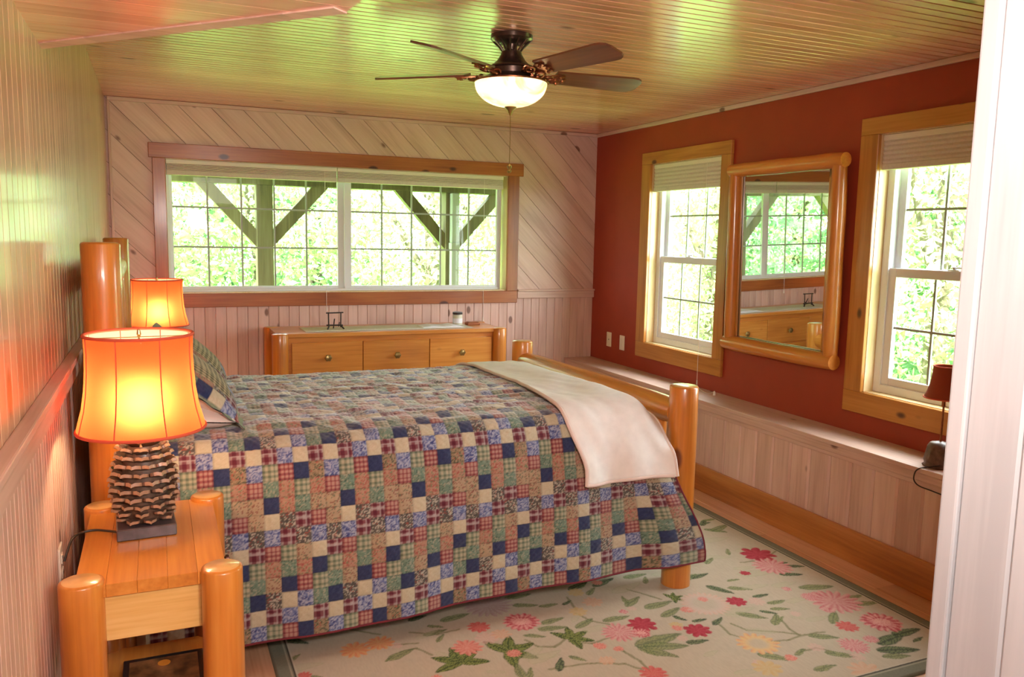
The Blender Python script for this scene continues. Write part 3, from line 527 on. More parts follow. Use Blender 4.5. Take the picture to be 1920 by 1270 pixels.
# ============================================================ RUG (flat woven print, painted per vertex)
def rug():
    x0, x1, y0, y1 = .612, 3.16, -3.965, -.80; s = .0052
    nx, ny = int((x1-x0)/s), int((y1-y0)/s)
    X, Y = np.meshgrid(np.linspace(x0, x1, nx), np.linspace(y0, y1, ny), indexing='ij')
    base = np.array([.50, .43, .325]); C = np.ones(X.shape+(3,))*base
    C *= (1+.10*(vnoise(X*260, Y*60, 3)-.5)+.05*(vnoise(X*20, Y*20, 4)-.5))[..., None]
    wx = X+.006*(vnoise(X*45, Y*45, 8)-.5); wy = Y+.006*(vnoise(X*45, Y*45, 9)-.5)
    def paint(mask, col, sl):
        m = np.clip(mask, 0, 1)[..., None]; C[sl] = C[sl]*(1-m)+np.array(col)*m
    def region(cx, cy, r):
        i0 = max(0, int((cx-r-x0)/s)); i1 = min(nx, int((cx+r-x0)/s)+2); j0 = max(0, int((cy-r-y0)/s)); j1 = min(ny, int((cy+r-y0)/s)+2)
        return (slice(i0, i1), slice(j0, j1))
    G = {0: ((.36, .37, .22), (.46, .44, .29), .55), 1: ((.12, .16, .07), (.25, .28, .12), .85), 2: ((.07, .10, .035), (.20, .24, .07), 1), 3: ((.05, .075, .045), (.15, .19, .09), .95)}
    for st in RUG_STEMS:
        for (ax, ay), (bx, by) in zip(st[:-1], st[1:]):
            L = math.hypot(bx-ax, by-ay); sl = region((ax+bx)/2, (ay+by)/2, L/2+.03)
            px, py = wx[sl]-ax, wy[sl]-ay; t = np.clip((px*(bx-ax)+py*(by-ay))/(L*L), 0, 1); d = np.hypot(px-t*(bx-ax), py-t*(by-ay))
            paint((1-np.clip((d-.0035)/.004, 0, 1))*.75, (.20, .20, .10), sl)
    rr = random.Random(5)
    extra = [(rr.uniform(.72, 3.04), rr.uniform(-3.85, -.9)) for _ in range(150)]
    leaves = [(x, y, rr.uniform(.03, .07), rr.uniform(-60, 60), rr.choice([0, 0, 1, 1, 3])) for x, y in extra]+[(a, b, h*1.32, d, k) for a, b, h, d, k in RUG_LEAVES]
    for cx, cy, h, deg, k in leaves:
        if k == 2:      # lobed leaf: five leaflets
            subs = [(cx+.55*h*math.cos(math.radians(deg+a)), cy+.55*h*math.sin(math.radians(deg+a)), h*.62, deg+a) for a in (-110, -55, 0, 55, 110)]
        else: subs = [(cx, cy, h, deg)]
        dk, lt, op = G[k]
        for lx, ly, hh, dg in subs:
            sl = region(lx, ly, hh*1.1); a = math.radians(dg); px, py = wx[sl]-lx, wy[sl]-ly
            u = (px*math.cos(a)+py*math.sin(a))/hh; v = (-px*math.sin(a)+py*math.cos(a))/hh
            wd_ = (.42 if k == 2 else .34)*np.sqrt(np.clip(1-u*u, 0, 1))*(1-.35*u)
            ins = np.clip((wd_-np.abs(v))/.07, 0, 1)*(np.abs(u) < 1)
            vein = (np.abs(v) < .05) | (np.abs(((u*5+np.abs(v)*6) % 1)-.5) < .12) | (wd_-np.abs(v) < .09)
            cc = np.where(vein[..., None] if k != 0 else (wd_-np.abs(v) < .1)[..., None], np.array(dk), np.array(lt))
            m = (ins*op*(.8 if k == 0 else 1))[..., None]; C[sl] = C[sl]*(1-m)+cc*m
    FC = {'rose': ((.50, .06, .09), (.78, .42, .38), 16), 'red': ((.55, .08, .08), (.62, .18, .15), 10), 'coral': ((.62, .16, .13), (.72, .34, .27), 12), 'pale': ((.62, .36, .32), (.66, .46, .38), 9),
          'peach': ((.64, .33, .20), (.66, .45, .31), 9), 'mauve': ((.36, .21, .22), (.46, .34, .33), 20), 'yellow': ((.60, .38, .14), (.60, .47, .24), 8), 'crimson': ((.34, .012, .035), (.48, .05, .08), 8),
          'pink': ((.55, .15, .17), (.68, .40, .36), 16), 'mum': ((.68, .34, .24), (.62, .48, .40), 26), 'ring': ((.66, .30, .17), (.70, .50, .24), 14), 'orange': ((.66, .22, .11), (.66, .40, .18), 11)}
    fx = [(rr.uniform(.8, 3.0), rr.uniform(-3.8, -2.3), rr.uniform(.018, .034), rr.choice(['pale', 'pale', 'peach', 'pink', 'coral'])) for _ in range(34)]
    fx += [(a, b, r*1.12, t) for a, b, r, t in RUG_FLOWERS]+[(rr.uniform(.8, 3.0), rr.uniform(-2.3, -.9), rr.uniform(.03, .09), rr.choice(list(FC))) for _ in range(20)]
    for n, (cx, cy, R, t) in enumerate(fx):
        ca, cb, np_ = FC[t]; sl = region(cx, cy, R*1.25); px, py = wx[sl]-cx, wy[sl]-cy; r = np.hypot(px, py)/R; a = np.arctan2(py, px)
        ph = n*1.7; wob = vnoise(a*np_/6.28*2+40, r*3, n)
        edge = .68+.34*np.abs(np.cos(a*np_/2+ph))**.8*(1 if t not in ('mum', 'rose') else .5)+.12*(wob-.5)
        ins = np.clip((edge-r)/.08, 0, 1)
        pet = .5+.5*np.cos(a*np_+ph*2+r*2.5)
        mix = np.clip(.15+.9*pet*(.35+.65*r)+.5*(vnoise(px*220/(R*14), py*220/(R*14), n)-.5), 0, 1)
        if t in ('mum', 'ring'): mix = np.clip(mix*np.clip((r-.45)*2.6, 0, 1)+.0, 0, 1)
        if t == 'rose': mix = np.clip(mix+.35*(np.sin(r*16+a*2) > .2)*(r > .3)-.25*(r < .35), 0, 1)
        cc = np.array(cb)*(1-mix[..., None])+np.array(ca)*mix[..., None]
        if t in ('mum', 'ring'): ins = ins*np.clip((r-.28)*3.2, .12, 1)
        op = {'pale': .6, 'mauve': .75, 'mum': .75, 'peach': .7, 'yellow': .75}.get(t, .95)
        m = (ins*op)[..., None]; C[sl] = C[sl]*(1-m)+cc*m
    d = np.minimum(np.minimum(X-x0, x1-X), np.minimum(Y-y0, y1-Y))
    band = d < .062; C[band] = np.array([.20, .20, .145])*(1+.15*(vnoise(X*300, Y*300, 6)[band]-.5))[:, None]
    C[(d > .050) & (d < .056)] = np.array([.38, .36, .26]); C[(d > .058) & (d < .064)] = np.array([.035, .03, .025]); C[(d >= .064) & (d < .069)] = np.array([.55, .50, .38])
    Z = .011+.0012*vnoise(X*300, Y*300, 2); Z[d < .003] = .001
    o = grid_mesh('floral_rug', X, Y, Z, attr_mat('rug_wool', .95, 400, .25, 0, .002), C)
    return tag(o, 'cream floral area rug with grey-green border under the bed', 'rug')
rug()
# ============================================================ LOG BED
def wobf(seed, a=.012):
    return lambda an, z: a*(math.sin(2*an+seed)+.6*math.sin(3*an+seed*2.3+z*2.0)+.5*math.sin(an*5+seed+z*5))*.5
def vlog(name, x, y, z0, z1, r, parent, seed=1, mat='log_z', taper=.03, n=40):
    prof = []; k = 10; c = .007
    for i in range(k+1):
        t = i/k; prof.append((r*(1+taper*(1-t)), z0+(z1-c-z0)*t))
    prof += [(r-.002, z1-c*.4), (r-c, z1)]
    m = MB().lathe(prof, n, (0, 0, 0), 0, wobf(seed))
    m.lathe([(r-c-.001, z1), (r-c-.002, z1+.0008)], n, (0, 0, 0), 1, wobf(seed))
    return m.build(name, [M[mat], M['endgrain']], parent, True, (x, y, 0), angle=50)
def hlog(name, p, q, r, parent, mat='log_y', seed=1, n=24):
    P, Q = Vector(p), Vector(q); k = 8; pts = [P+(Q-P)*i/k for i in range(k+1)]
    rs = [r*(1+.03*math.sin(seed+i*1.7)) for i in range(k+1)]; rs[0] *= .9; rs[-1] *= .9
    return MB().tube(pts, rs, n).build(name, M[mat], parent, True, angle=50)
bed = thing('log_bed', 'queen log bed with peeled pine posts under the patchwork quilt', 'bed', (0, 0, 0))
FP = [(2.387, -2.99), (2.335, -1.375)]; HP = [(.110, -3.0), (.089, -1.37)]
for i, (x, y) in enumerate(HP): vlog('post', x, y, 0, 1.515, .058, bed, 3+i)
for i, (x, y) in enumerate(FP): vlog('post', x, y, .012, .923, .0635, bed, 5+i*2)
hlog('rail', (2.386, -2.95, .797), (2.337, -1.42, .797), .062, bed, seed=2); hlog('rail', (2.386, -2.95, .32), (2.337, -1.42, .32), .045, bed, seed=4)
for i in range(9): vlog('spindle', 2.383-i*.005, -2.83+i*.162, .33, .78, .026, bed, i, taper=.1, n=16)
hlog('rail', (.108, -2.96, 1.38), (.09, -1.41, 1.38), .05, bed, seed=1); hlog('rail', (.108, -2.96, .70), (.09, -1.41, .70), .045, bed, seed=3)
for i in range(9): vlog('spindle', .1, -2.82+i*.16, .72, 1.36, .024, bed, i, taper=.1, n=16)
hlog('side_rail', (.15, -2.93, .34), (2.34, -2.93, .34), .05, bed, 'log_x', 5); hlog('side_rail', (.15, -1.42, .34), (2.30, -1.42, .34), .05, bed, 'log_x', 6)
mt = MB().box(.19, 2.24, -2.90, -1.47, .22, .46, .03).box(.19, 2.24, -2.91, -1.46, .47, .775, .05).build('mattress', M['mattress'], None, True); tag(mt, 'mattress and box spring hidden under the patchwork quilt', 'mattress')

PROF = [(-3.078, .112), (-3.068, .30), (-3.056, .47), (-3.038, .62), (-3.018, .72), (-2.99, .785), (-2.945, .822), (-2.88, .838), (-2.7, .842), (-2.3, .838), (-1.9, .831), (-1.7, .824), (-1.57, .812), (-1.48, .79), (-1.43, .745), (-1.405, .66), (-1.395, .5)]
def profile_samples(n):
    P = np.array(PROF)
    for _ in range(4):      # corner cutting
        Q = [P[0]]
        for a, b in zip(P[:-1], P[1:]): Q += [a*.75+b*.25, a*.25+b*.75]
        Q.append(P[-1]); P = np.array(Q)
    d = np.r_[0, np.cumsum(np.hypot(*np.diff(P, axis=0).T))]
    s = np.linspace(0, d[-1], n); y = np.interp(s, d, P[:, 0]); z = np.interp(s, d, P[:, 1])
    ty, tz = np.gradient(y, s), np.gradient(z, s); L = np.hypot(ty, tz); return s, y, z, -tz/L, ty/L     # outward normal
def sm(x): x = np.clip(x, 0, 1); return x*x*(3-2*x)
ROWS = ['C RP C RP B', 'N BR B GP SR', 'GP O SR G O', 'G T T N O', 'RP SR T C DK', 'DK B DK B RP', 'T C RP SR GP', 'O N GP O G', 'SR GP G T N', 'B G N DK C']
ROWS = [r.split() for r in ROWS]
def patch_color(t, fu, fv, a, b):
    """fu,fv inside the patch 0..1; a,b cloth coordinates in metres"""
    n1 = vnoise(a*420, b*420, 1)[..., None]; n2 = vnoise(a*260, b*260, 2)[..., None]; n3 = vnoise(a*650, b*650, 3)[..., None]
    A = lambda *c: np.array(c)
    def mixn(c1, c2, f): return c1*(1-f)+c2*f
    if t == 'C': return mixn(A(.60, .49, .31), A(.70, .60, .41), n1)
    if t == 'N': return mixn(A(.018, .028, .085), A(.04, .055, .14), n1)
    if t == 'RP':
        bu = (np.abs(fu-.30) < .14) | (np.abs(fu-.80) < .09); bv = (np.abs(fv-.66) < .16) | (np.abs(fv-.18) < .09); q = (bu.astype(float)+bv)[..., None]
        c = np.where(q > 1.5, A(.14, .014, .03), np.where(q > .5, A(.25, .075, .085), A(.46, .33, .30)))
        ln = ((np.abs(fu-.50) < .03) | (np.abs(fu-.62) < .03) | (np.abs(fv-.36) < .03) | (np.abs(fv-.44) < .025))[..., None]; c = np.where(ln, c*.45+A(.58, .48, .45)*.55, c); return mixn(c, c*.85, n1)
    if t in ('SR', 'GP'):
        k = 3.5 if t == 'SR' else 3; cu = ((fu*k) % 1 < .42); cv = ((fv*k) % 1 < .42); s = (cu.astype(float)+cv)[..., None]
        lo, mid, hi = ((A(.52, .29, .22), A(.34, .085, .08), A(.17, .016, .03)) if t == 'SR' else (A(.50, .44, .29), A(.27, .29, .18), A(.11, .15, .09)))
        return mixn(np.where(s > 1.5, hi, np.where(s > .5, mid, lo)), lo, n1*.15)
    if t == 'G': c = mixn(A(.12, .20, .13), A(.26, .34, .24), n2); return np.where(n1 > .72, A(.40, .38, .26), np.where(n3 > .8, A(.07, .12, .08), c))
    if t == 'B': c = mixn(A(.13, .16, .33), A(.45, .46, .55), sm((n2-.25)*2)); return np.where(n1 > .75, A(.05, .06, .2), c)
    if t == 'BR': c = mixn(A(.22, .15, .08), A(.50, .34, .20), n2); return np.where(n1 > .72, A(.08, .10, .05), np.where(n3 > .8, A(.45, .10, .07), c))
    if t == 'O': c = mixn(A(.52, .31, .20), A(.46, .22, .14), n2); return np.where(n1 > .70, A(.42, .11, .08), np.where(n3 > .74, A(.22, .24, .12), c))
    if t == 'T': c = mixn(A(.46, .31, .18), A(.52, .37, .23), n2); return np.where(n1 > .74, A(.30, .12, .08), np.where(n3 > .78, A(.18, .18, .10), c))
    c = mixn(A(.06, .05, .045), A(.16, .14, .11), n2); return np.where(n1 > .62, A(.50, .43, .33), np.where(n3 > .78, A(.35, .08, .06), c))
def patchwork(a, b, cw, rh, a0, b0):
    """a across columns, b rows counted downwards from b0"""
    cu = (a-a0)/cw+.5; rv = (b0-b)/rh; ci = np.floor(cu).astype(int) % 5; ri = np.floor(rv).astype(int) % 10
    fu = cu-np.floor(cu); fv = rv-np.floor(rv); C = np.zeros(a.shape+(3,))
    for i in range(10):
        for j in range(5):
            m = (ri == i) & (ci == j)
            if m.any(): C[m] = patch_color(ROWS[i][j], fu[m], fv[m], a[m], b[m])
    seam = np.minimum(np.minimum(fu, 1-fu), np.minimum(fv, 1-fv)); C *= (1-.25*(seam < .035))[..., None]*np.array([.74, .80, .86])
    return C, fu, fv
def quilt():
    ds = .0049; u = np.arange(.20, 2.283, ds); s, y, z, ny, nz = profile_samples(int(2.9/ds))
    U, S = np.meshgrid(u, s, indexing='ij'); Y = np.broadcast_to(y, U.shape).copy(); Z = np.broadcast_to(z, U.shape).copy(); NY = np.broadcast_to(ny, U.shape); NZ = np.broadcast_to(nz, U.shape)
    C, fu, fv = patchwork(U, S, .0539, .0575, .457, 12*.0575)
    side = sm((.80-Z)/.25)*(S < 1.2); top = 1-sm((.82-Z)/.06)
    puff = .0030*(np.sin(PI*fu)*np.sin(PI*fv))**.5+.0022*vnoise(U*70, S*70, 11)
    quil = .0016*(np.abs(np.sin((U+S)*PI/.026))**.5+np.abs(np.sin((U-S)*PI/.026))**.5)
    wr = (vnoise(U*16+3*vnoise(U*5, S*5, 5), S*26, 12)-.5)*.012*(.25+.75*top)+(vnoise(U*6, S*9, 13)-.5)*.012*top
    fold = side*sm((.7-Z)/.5)*(.010*np.sin(U*7.3+.8)+.006*np.sin(U*17+1+Z*2))
    d = puff+quil+wr+fold
    X = U+.168*sm((.62-Z)/.48)*np.clip((U-1.95)/.333, 0, 1)**1.6*(S < 1.2)
    bulge = .036*sm((X-2.1)/.18)*sm((.66-Z)/.18)*(S < 1.2)
    low = (1-sm((Z-.11)/.6))*(S < 1.2)
    dip = .085*sm((X-2.17)/.12)*(1-side)*(S < 2.4)
    Y = Y+NY*d-bulge; Z = Z-dip*sm((Z-.6)/.2)+NZ*d+low*.048*np.clip((U-.55)/1.8, -.2, 1)+.004*np.sin(U*5)*low
    o = grid_mesh('patchwork_quilt', X, Y, Z, attr_mat('quilt_cotton', .9, 600, .3, .6, .0015), C)
    tag(o, 'scrappy patchwork quilt of navy, cream and burgundy plaid squares', 'quilt')
    pts = [(X[i, 0], Y[i, 0]-.001, Z[i, 0]) for i in range(0, len(u), 8)]+[(X[-1, 0], Y[-1, 0], Z[-1, 0])]+[(X[-1, j]+.001, Y[-1, j], Z[-1, j]) for j in range(4, 190, 6)]
    MB().tube(pts, .0042, 6).build('binding', M['binding'], o, True)
quilt()
def throw():
    s, y, z, ny, nz = profile_samples(600); a = np.argmax(z > .545); b = len(s)-6; idx = np.arange(a, b, 4); u = np.linspace(0, 1, 46)
    U, I = np.meshgrid(u, idx, indexing='ij'); Y, Z, NY, NZ = y[I], z[I], ny[I], nz[I]; S = s[I]-s[a]
    side = sm((.80-Z)/.2)*(S < .6)
    tp_ = 1-side; xl = 1.85+tp_*(-.05+.065*sm((Y+3.0)/.9)); xr = 2.285-tp_*.012
    X = xl+(xr-xl)*U+.004*np.sin(S*9)
    fold = side*(.013*np.sin(U*11+1.2+S*5)+.012*np.sin(U*5+2.2-S*2)+.009)+.004*np.sin(U*8+S*3)*(1-side)
    wr = (vnoise(X*9, S*5, 21)-.5)*.016*(1-side)+(vnoise(X*22+S*8, S*6, 22)-.5)*.006
    # the blanket rides up towards the footboard
    ride = -.085*sm((X-2.17)/.12)*(1-side)
    bulge = .036*sm((X-2.1)/.18)*sm((.66-Z)/.18)*(s[I] < 1.2); Y = Y-bulge
    d = .027+.004*side+fold+wr; Y = Y+NY*d; Z = Z+NZ*d+ride
    Z = Z+np.where(S < .02, -.004*np.sin(U*6), 0)
    o = grid_mesh('fleece_throw', X, Y, Z, M['throw']); md = o.modifiers.new('thickness', 'SOLIDIFY'); md.thickness = .011; md.offset = -1
    tag(o, 'cream fleece throw draped across the foot of the quilt', 'throw blanket')
    def edge(ix, name):
        MB().tube([(X[ix, j]+(.002 if ix else -.002), Y[ix, j]+NY[ix, j]*-.004, Z[ix, j]-NZ[ix, j]*.004) for j in range(0, X.shape[1], 2)], .008, 8).build(name, M['hem'], o, True)
    edge(0, 'hem'); edge(-1, 'hem')
    MB().tube([(X[i, 0], Y[i, 0]+.003, Z[i, 0]+.002) for i in range(0, 46, 2)], .0075, 8).build('hem', M['hem'], o, True)
throw()
def pillow_grid(w, h, t, fl, n=90):
    v = np.concatenate([np.linspace(-1, 1, n), np.linspace(1, -1, n)]); u = np.linspace(-1, 1, int(n*w/h)); back = np.concatenate([np.zeros(n), np.ones(n)])
    U, V = np.meshgrid(u, v, indexing='ij'); B = np.broadcast_to(back, U.shape)
    iu = np.clip(np.abs(U)*(w/2)/(w/2-fl), 0, 1); iv = np.clip(np.abs(V)*(h/2)/(h/2-fl), 0, 1)
    T = t/2*((1-iu**2.6)*(1-iv**2.6))**.55
    wav = fl*.25*np.sin((U*w+V*h)*40)*((iu >= 1) | (iv >= 1)) if fl > .01 else 0
    pin = .06*(np.abs(U)**2*np.abs(V)**2)
    cr_ = 1-.07*np.abs(U)**2*np.abs(V)**2
    X = U*w/2*(1-.04*np.abs(V)**2*(1-np.abs(U)**4))*cr_; Y = V*h/2*(1-.05*np.abs(U)**2*(1-np.abs(V)**4))*cr_
    Z = np.where(B > .5, -T, T)+wav*.2+.004*(vnoise(X*14, Y*14, 3)-.5)+np.where(B > .5, -.002, .002)
    return X, Y, Z, B
def sham(label, yc, rot=0, dx=0, dz=0, lean=(-.76, 0, .65)):
    w, h = .72, .46; X, Y, Z, B = pillow_grid(w, h, .15, .045)
    C, _, _ = patchwork(X+.5, Y+.6, .062, .062, .02, .2)
    e = np.minimum(w/2-np.abs(X), h/2-np.abs(Y))
    n = vnoise(X*300, Y*300, 4)[..., None]; green = np.array([.16, .19, .12])*(1-n)+np.array([.27, .30, .20])*n
    k = .0125; cu = ((X/k) % 2 < 1); cv = ((Y/k) % 2 < 1); s = (cu.astype(float)+cv)[..., None]
    chk = np.where(s > 1.5, np.array([.09, .085, .045]), np.where(s > .5, np.array([.25, .20, .11]), np.array([.45, .36, .22])))
    C = np.where((e > .125)[..., None], chk, C); C = np.where((e < .045)[..., None], green, C); C = np.where((B > .5)[..., None], np.array([.72, .62, .52]), C)
    o = grid_mesh('pillow_sham', X, Y, Z, attr_mat('sham_cotton', .9, 500, .3, .1, .0015), C)
    yv = Vector(lean).normalized(); xv = Vector((0, 1, 0)); zv = xv.cross(yv); c = Vector((.385+dx, yc, .997+dz))
    o.matrix_world = Matrix(((xv.x, yv.x, zv.x, c.x), (xv.y, yv.y, zv.y, c.y), (xv.z, yv.z, zv.z, c.z), (0, 0, 0, 1))) @ Matrix.Rotation(rot, 4, 'Z')
    return tag(o, label, 'pillow', 'plaid patchwork pillow shams')
sham('plaid patchwork pillow sham nearer the camera, beside the big lit lamp', -2.555, .05, 0, -.012); sham('plaid patchwork pillow sham on the far half of the bed', -1.79, -.02, .03, -.045, (-.74, 0, .67))
for yc, lb in ((-2.57, 'white bed pillow under the nearer plaid sham'), (-1.79, 'white bed pillow behind the farther plaid sham')):
    X, Y, Z, B = pillow_grid(.68, .38, .12, .002, 40); o = grid_mesh('bed_pillow', X, Y, Z, M['whitecloth'])
    yv = Vector((-.93, 0, .12)).normalized(); xv = Vector((0, 1, 0)); zv = xv.cross(yv)
    o.matrix_world = Matrix(((xv.x, yv.x, zv.x, .34), (xv.y, yv.y, zv.y, yc), (xv.z, yv.z, zv.z, .895), (0, 0, 0, 1))); tag(o, lb, 'pillow', 'white bed pillows')

# ============================================================ NIGHTSTANDS
def nightstand():
    t = thing('log_nightstand', 'log-legged orange pine nightstand in front, carrying the big lit lamp', 'nightstand', (.24, -3.46, 0), 0, 'log nightstands')
    ox, oy = .24, -3.46
    for i, (x, y) in enumerate([(.078, -3.75), (.402, -3.775), (.400, -3.157), (.092, -3.155)]): vlog('leg', x-ox, y-oy, 0, .702, .051, t, i+2)
    nb = 5
    for i in range(nb): # glued staves of the top
        x0 = .062-ox+i*(.352/nb); MB().box(x0, x0+.352/nb-.0003, -3.765-oy, -3.15-oy, .655, .689, .0012).build('top_board', M['orangewood_y'], t)
    MB().box(.115-ox, .365-ox, -3.752-oy, -3.735-oy, .535, .654, .002).build('side_panel', M['drawer'], t)
    MB().box(.125-ox, .365-ox, -3.175-oy, -3.155-oy, .535, .654, .002).build('side_panel', M['drawer'], t)
    MB().box(.085-ox, .10-ox, -3.72-oy, -3.19-oy, .535, .654, .002).build('back_panel', M['orangewood_y'], t)
    d = MB().box(.395-ox, .415-ox, -3.715-oy, -3.215-oy, .54, .65, .003).build('drawer', M['orangewood_y'], t)
    MB().lathe([(.006, 0), (.005, .012), (.013, .018), (.012, .026), (0, .029)], 14, (.415-ox, -3.465-oy, .595), axis=0).build('knob', M['bronze'], d, True)
    MB().box(.09-ox, .40-ox, -3.745-oy, -3.185-oy, .213, .235, .003).build('shelf', M['orangewood_y'], t)
    return t
ns = nightstand(); n2 = copy_tree(ns); n2.location = (.27, -.785, 0); n2['label'] = 'matching log nightstand on the far side of the bed'
bk = thing('black_boxed_book', 'black book with a brown and orange cover on the nightstand shelf', 'book', (.255, -3.47, .2355))
MB().box(-.112, .112, -.14, .14, 0, .028, .002).build('cover', M['booknight'], bk)
MB().box(-.095, .095, -.12, .12, .028, .0288).build('cover_art', M['bookart'], bk); MB().prism([(.018*math.cos(a*PI/8)+.0, .018*math.sin(a*PI/8)+.085) for a in range(16)], .0288, .0294).build('sun_print', M['sunart'], bk)

# ============================================================ LAMPS
def cone_scale():
    m = MB(); pts = []
    prof = [(0, .009), (.45, .0145), (.75, .0165), (.95, .0125), (1.05, .006), (1.07, .0)]
    L = .031; top = []; bot = []
    for i, (t, w) in enumerate(prof):
        x = t*L; zz = -.003*t*t; th = .003+.0025*t
        for sgn in ((-1, 0, 1) if w > 0 else (0,)):
            e = abs(sgn); top.append((x-.003*e*t, sgn*w, zz+th+.003*e*t)); bot.append((x-.003*e*t, sgn*w, zz-.0015+.003*e*t))
    n = len(top); fs = []; fm = []
    def tri(a, b, c, mi): fs.append((a, b, c)); fm.append(mi)
    for off in (0, n):
        for i in range(4):
            for j in range(2):
                a = off+i*3+j; fs.append((a, a+1, a+4, a+3)); fm.append(1 if i >= 3 else 0)
        k = off+12; e = off+15; tri(k, k+1, e, 1); tri(k+1, k+2, e, 1)
    rim = [0, 3, 6, 9, 12, 15, 14, 11, 8, 5, 2]
    for a, b in zip(rim[:-1], rim[1:]): fs.append((a, b, b+n, a+n)); fm.append(1 if a >= 8 else 0)
    m.v = top+bot; m.f = fs; m.m = fm; return m.mesh('scale', [M['cone'], M['conetip']], True, 60)
scale_me = cone_scale()
def pinecone_lamp(loc, label, rings=11):
    t = thing('pinecone_lamp', label, 'table lamp', loc, .05, 'pine cone table lamps')
    MB().box(-.078, .078, -.075, .075, 0, .034, .003).build('base', M['slate'], t)
    H0, H1 = .036, .258
    rad = lambda z: .0655*max(.05, 1-((z-.118)/.185)**2)**.5
    core = MB().lathe([(.045, H0)]+[(rad(H0+(H1-H0)*i/10)*.93, H0+(H1-H0)*i/10) for i in range(1, 11)], 20).build('pinecone', M['cone'], t, True)
    for k in range(rings):
        z = H0+.010+(H1-H0-.012)*k/(rings-1); r = rad(z); n = 11 if .1 < k/rings < .8 else 9
        for i in range(n):
            a = 2*PI*(i+.5*(k % 2))/n+random.uniform(-.05, .05); s = (1.0+.38*math.sin(PI*min(1, max(0, (k+.5)/rings))))*random.uniform(.93, 1.07)
            o = obj('scale', scale_me, core, (r*.80*math.cos(a), r*.80*math.sin(a), z)); o.scale = (s, s, s)
            o.rotation_euler = (0, -(.05+.75*(k/rings)**1.6), a)
    MB().lathe([(.012, H1-.01), (.012, H1+.03), (.016, H1+.032), (.016, H1+.075), (.010, H1+.08)], 16).build('socket', M['brass'], t, True)
    MB().lathe([(0, H1+.078), (.018, H1+.09), (.030, H1+.118), (.030, H1+.135), (.018, H1+.158), (0, H1+.165)], 12).build('bulb', M['bulb'], t, True)
    Z0, Z1 = .305, .575
    prof = [(.170, Z0), (.164, Z0+.025), (.1535, Z0+.065), (.146, Z0+.115), (.142, Z0+.17), (.1405, Z0+.22), (.142, Z1)]
    sh = MB().lathe(prof, 48, cap=False).build('lamp_shade', M['lampshade'], t, True)
    for (r, z) in (prof[0], prof[-1]): MB().tube([(r*math.cos(2*PI*i/48), r*math.sin(2*PI*i/48), z) for i in range(49)], .0045, 6).build('braid_trim', M['lamptrim'], sh, True)
    for i in range(8):
        a = 2*PI*(i+.42)/8; MB().tube([((r+.0005)*math.cos(a), (r+.0005)*math.sin(a), z) for r, z in prof], .0018, 5).build('seam', M['lamptrim'], sh, True)
    MB().tube([(-.146, 0, Z1-.008), (.146, 0, Z1-.008)], .0015, 6).tube([(0, -.146, Z1-.008), (0, .146, Z1-.008)], .0015, 6).tube([(0, 0, H1+.03), (.05, 0, H1+.08), (.05, 0, H1+.18), (0, 0, Z1-.01)], .0018, 6).tube([(0, 0, H1+.03), (-.05, 0, H1+.08), (-.05, 0, H1+.18), (0, 0, Z1-.01)], .0018, 6).lathe([(.003, Z1-.01), (.006, Z1), (.004, Z1+.012), (0, Z1+.016)], 10).build('harp', M['brass'], t)
    return t
L1 = pinecone_lamp((.2205, -3.40, .6895), 'large pine cone lamp with glowing orange shade on the front nightstand')
L2 = copy_tree(L1); L2.location = (.272, -.64, .6895); L2['label'] = 'second pine cone lamp with glowing orange shade beyond the headboard posts'
cb = MB().tube(smooth([(.145, -3.41, .697), (.115, -3.38, .694), (.085, -3.36, .694), (.05, -3.365, .693), (.028, -3.40, .69), (.018, -3.43, .66), (.012, -3.44, .64)]), .0035, 8).build('lamp_cord', M['cable'], None, True); tag(cb, 'dark lamp cord running from the pine cone lamp to the wall', 'cord')
def outlet(label, loc, rz, kind=0, group='cream wall plates on the red wall'):
    t = thing('wall_plate', label, 'wall plate', loc, rz, group)
    MB().box(-.036, .036, -.006, 0, -.058, .058, .003).build('plate', M['plate'], t)
    if kind == 0:
        for dz in (-.021, .021): MB().box(-.014, .014, -.0085, -.005, dz-.014, dz+.014, .002).build('socket', M['plate'], t); MB().box(-.006, -.0045, -.0095, -.008, dz-.003, dz+.006).box(.0045, .006, -.0095, -.008, dz-.003, dz+.006).build('slots', M['slot'], t)
    elif kind == 2: MB().lathe([(.007, 0), (.006, .008), (0, .009)], 12, (0, -.006, 0), axis=1).build('jack', M['slot'], t)
    else: MB().box(-.016, .016, -.009, -.005, -.033, .033, .002).build('socket', M['plate'], t)
    return t
outlet('cream wall plate with dark jack, nearer the back corner of the red wall', (W, -.297, .757), -PI/2, 2)
outlet('plain cream wall plate on the red wall beside the window casing', (W, -.497, .753), -PI/2, 1)
outlet('cream outlet plate on the left wall behind the front nightstand', (0, -3.44, .63), PI/2, 0, 'left wall plates')
# little lamp on the ledge, half hidden by the near wall
t = thing('ledge_lamp', 'small unlit lamp with rust red shade standing on the ledge', 'table lamp', (3.436, -3.455, LZ))
MB().lathe([(.062, 0), (.065, .006), (.060, .014), (.063, .03), (.058, .06), (.052, .09), (.040, .108), (.012, .116)], 20, wob=lambda a, z: .05*math.sin(a*9+z*180)).build('base', M['cone'], t, True)
MB().lathe([(.0055, .11), (.0045, .13), (.0045, .27), (.009, .275), (.009, .305), (.005, .31)], 12).build('pole', M['copper'], t, True)
sh = MB().lathe([(.083, .312), (.072, .335), (.062, .37), (.056, .41), (.053, .452)], 32, cap=False).build('lamp_shade', plain('rust_silk_shade', (.33, .06, .022), .8), t, True)
for (r, z) in ((.083, .312), (.053, .452)): MB().tube([(r*math.cos(2*PI*i/32), r*math.sin(2*PI*i/32), z) for i in range(33)], .003, 6).build('braid_trim', M['lamptrim'], sh, True)
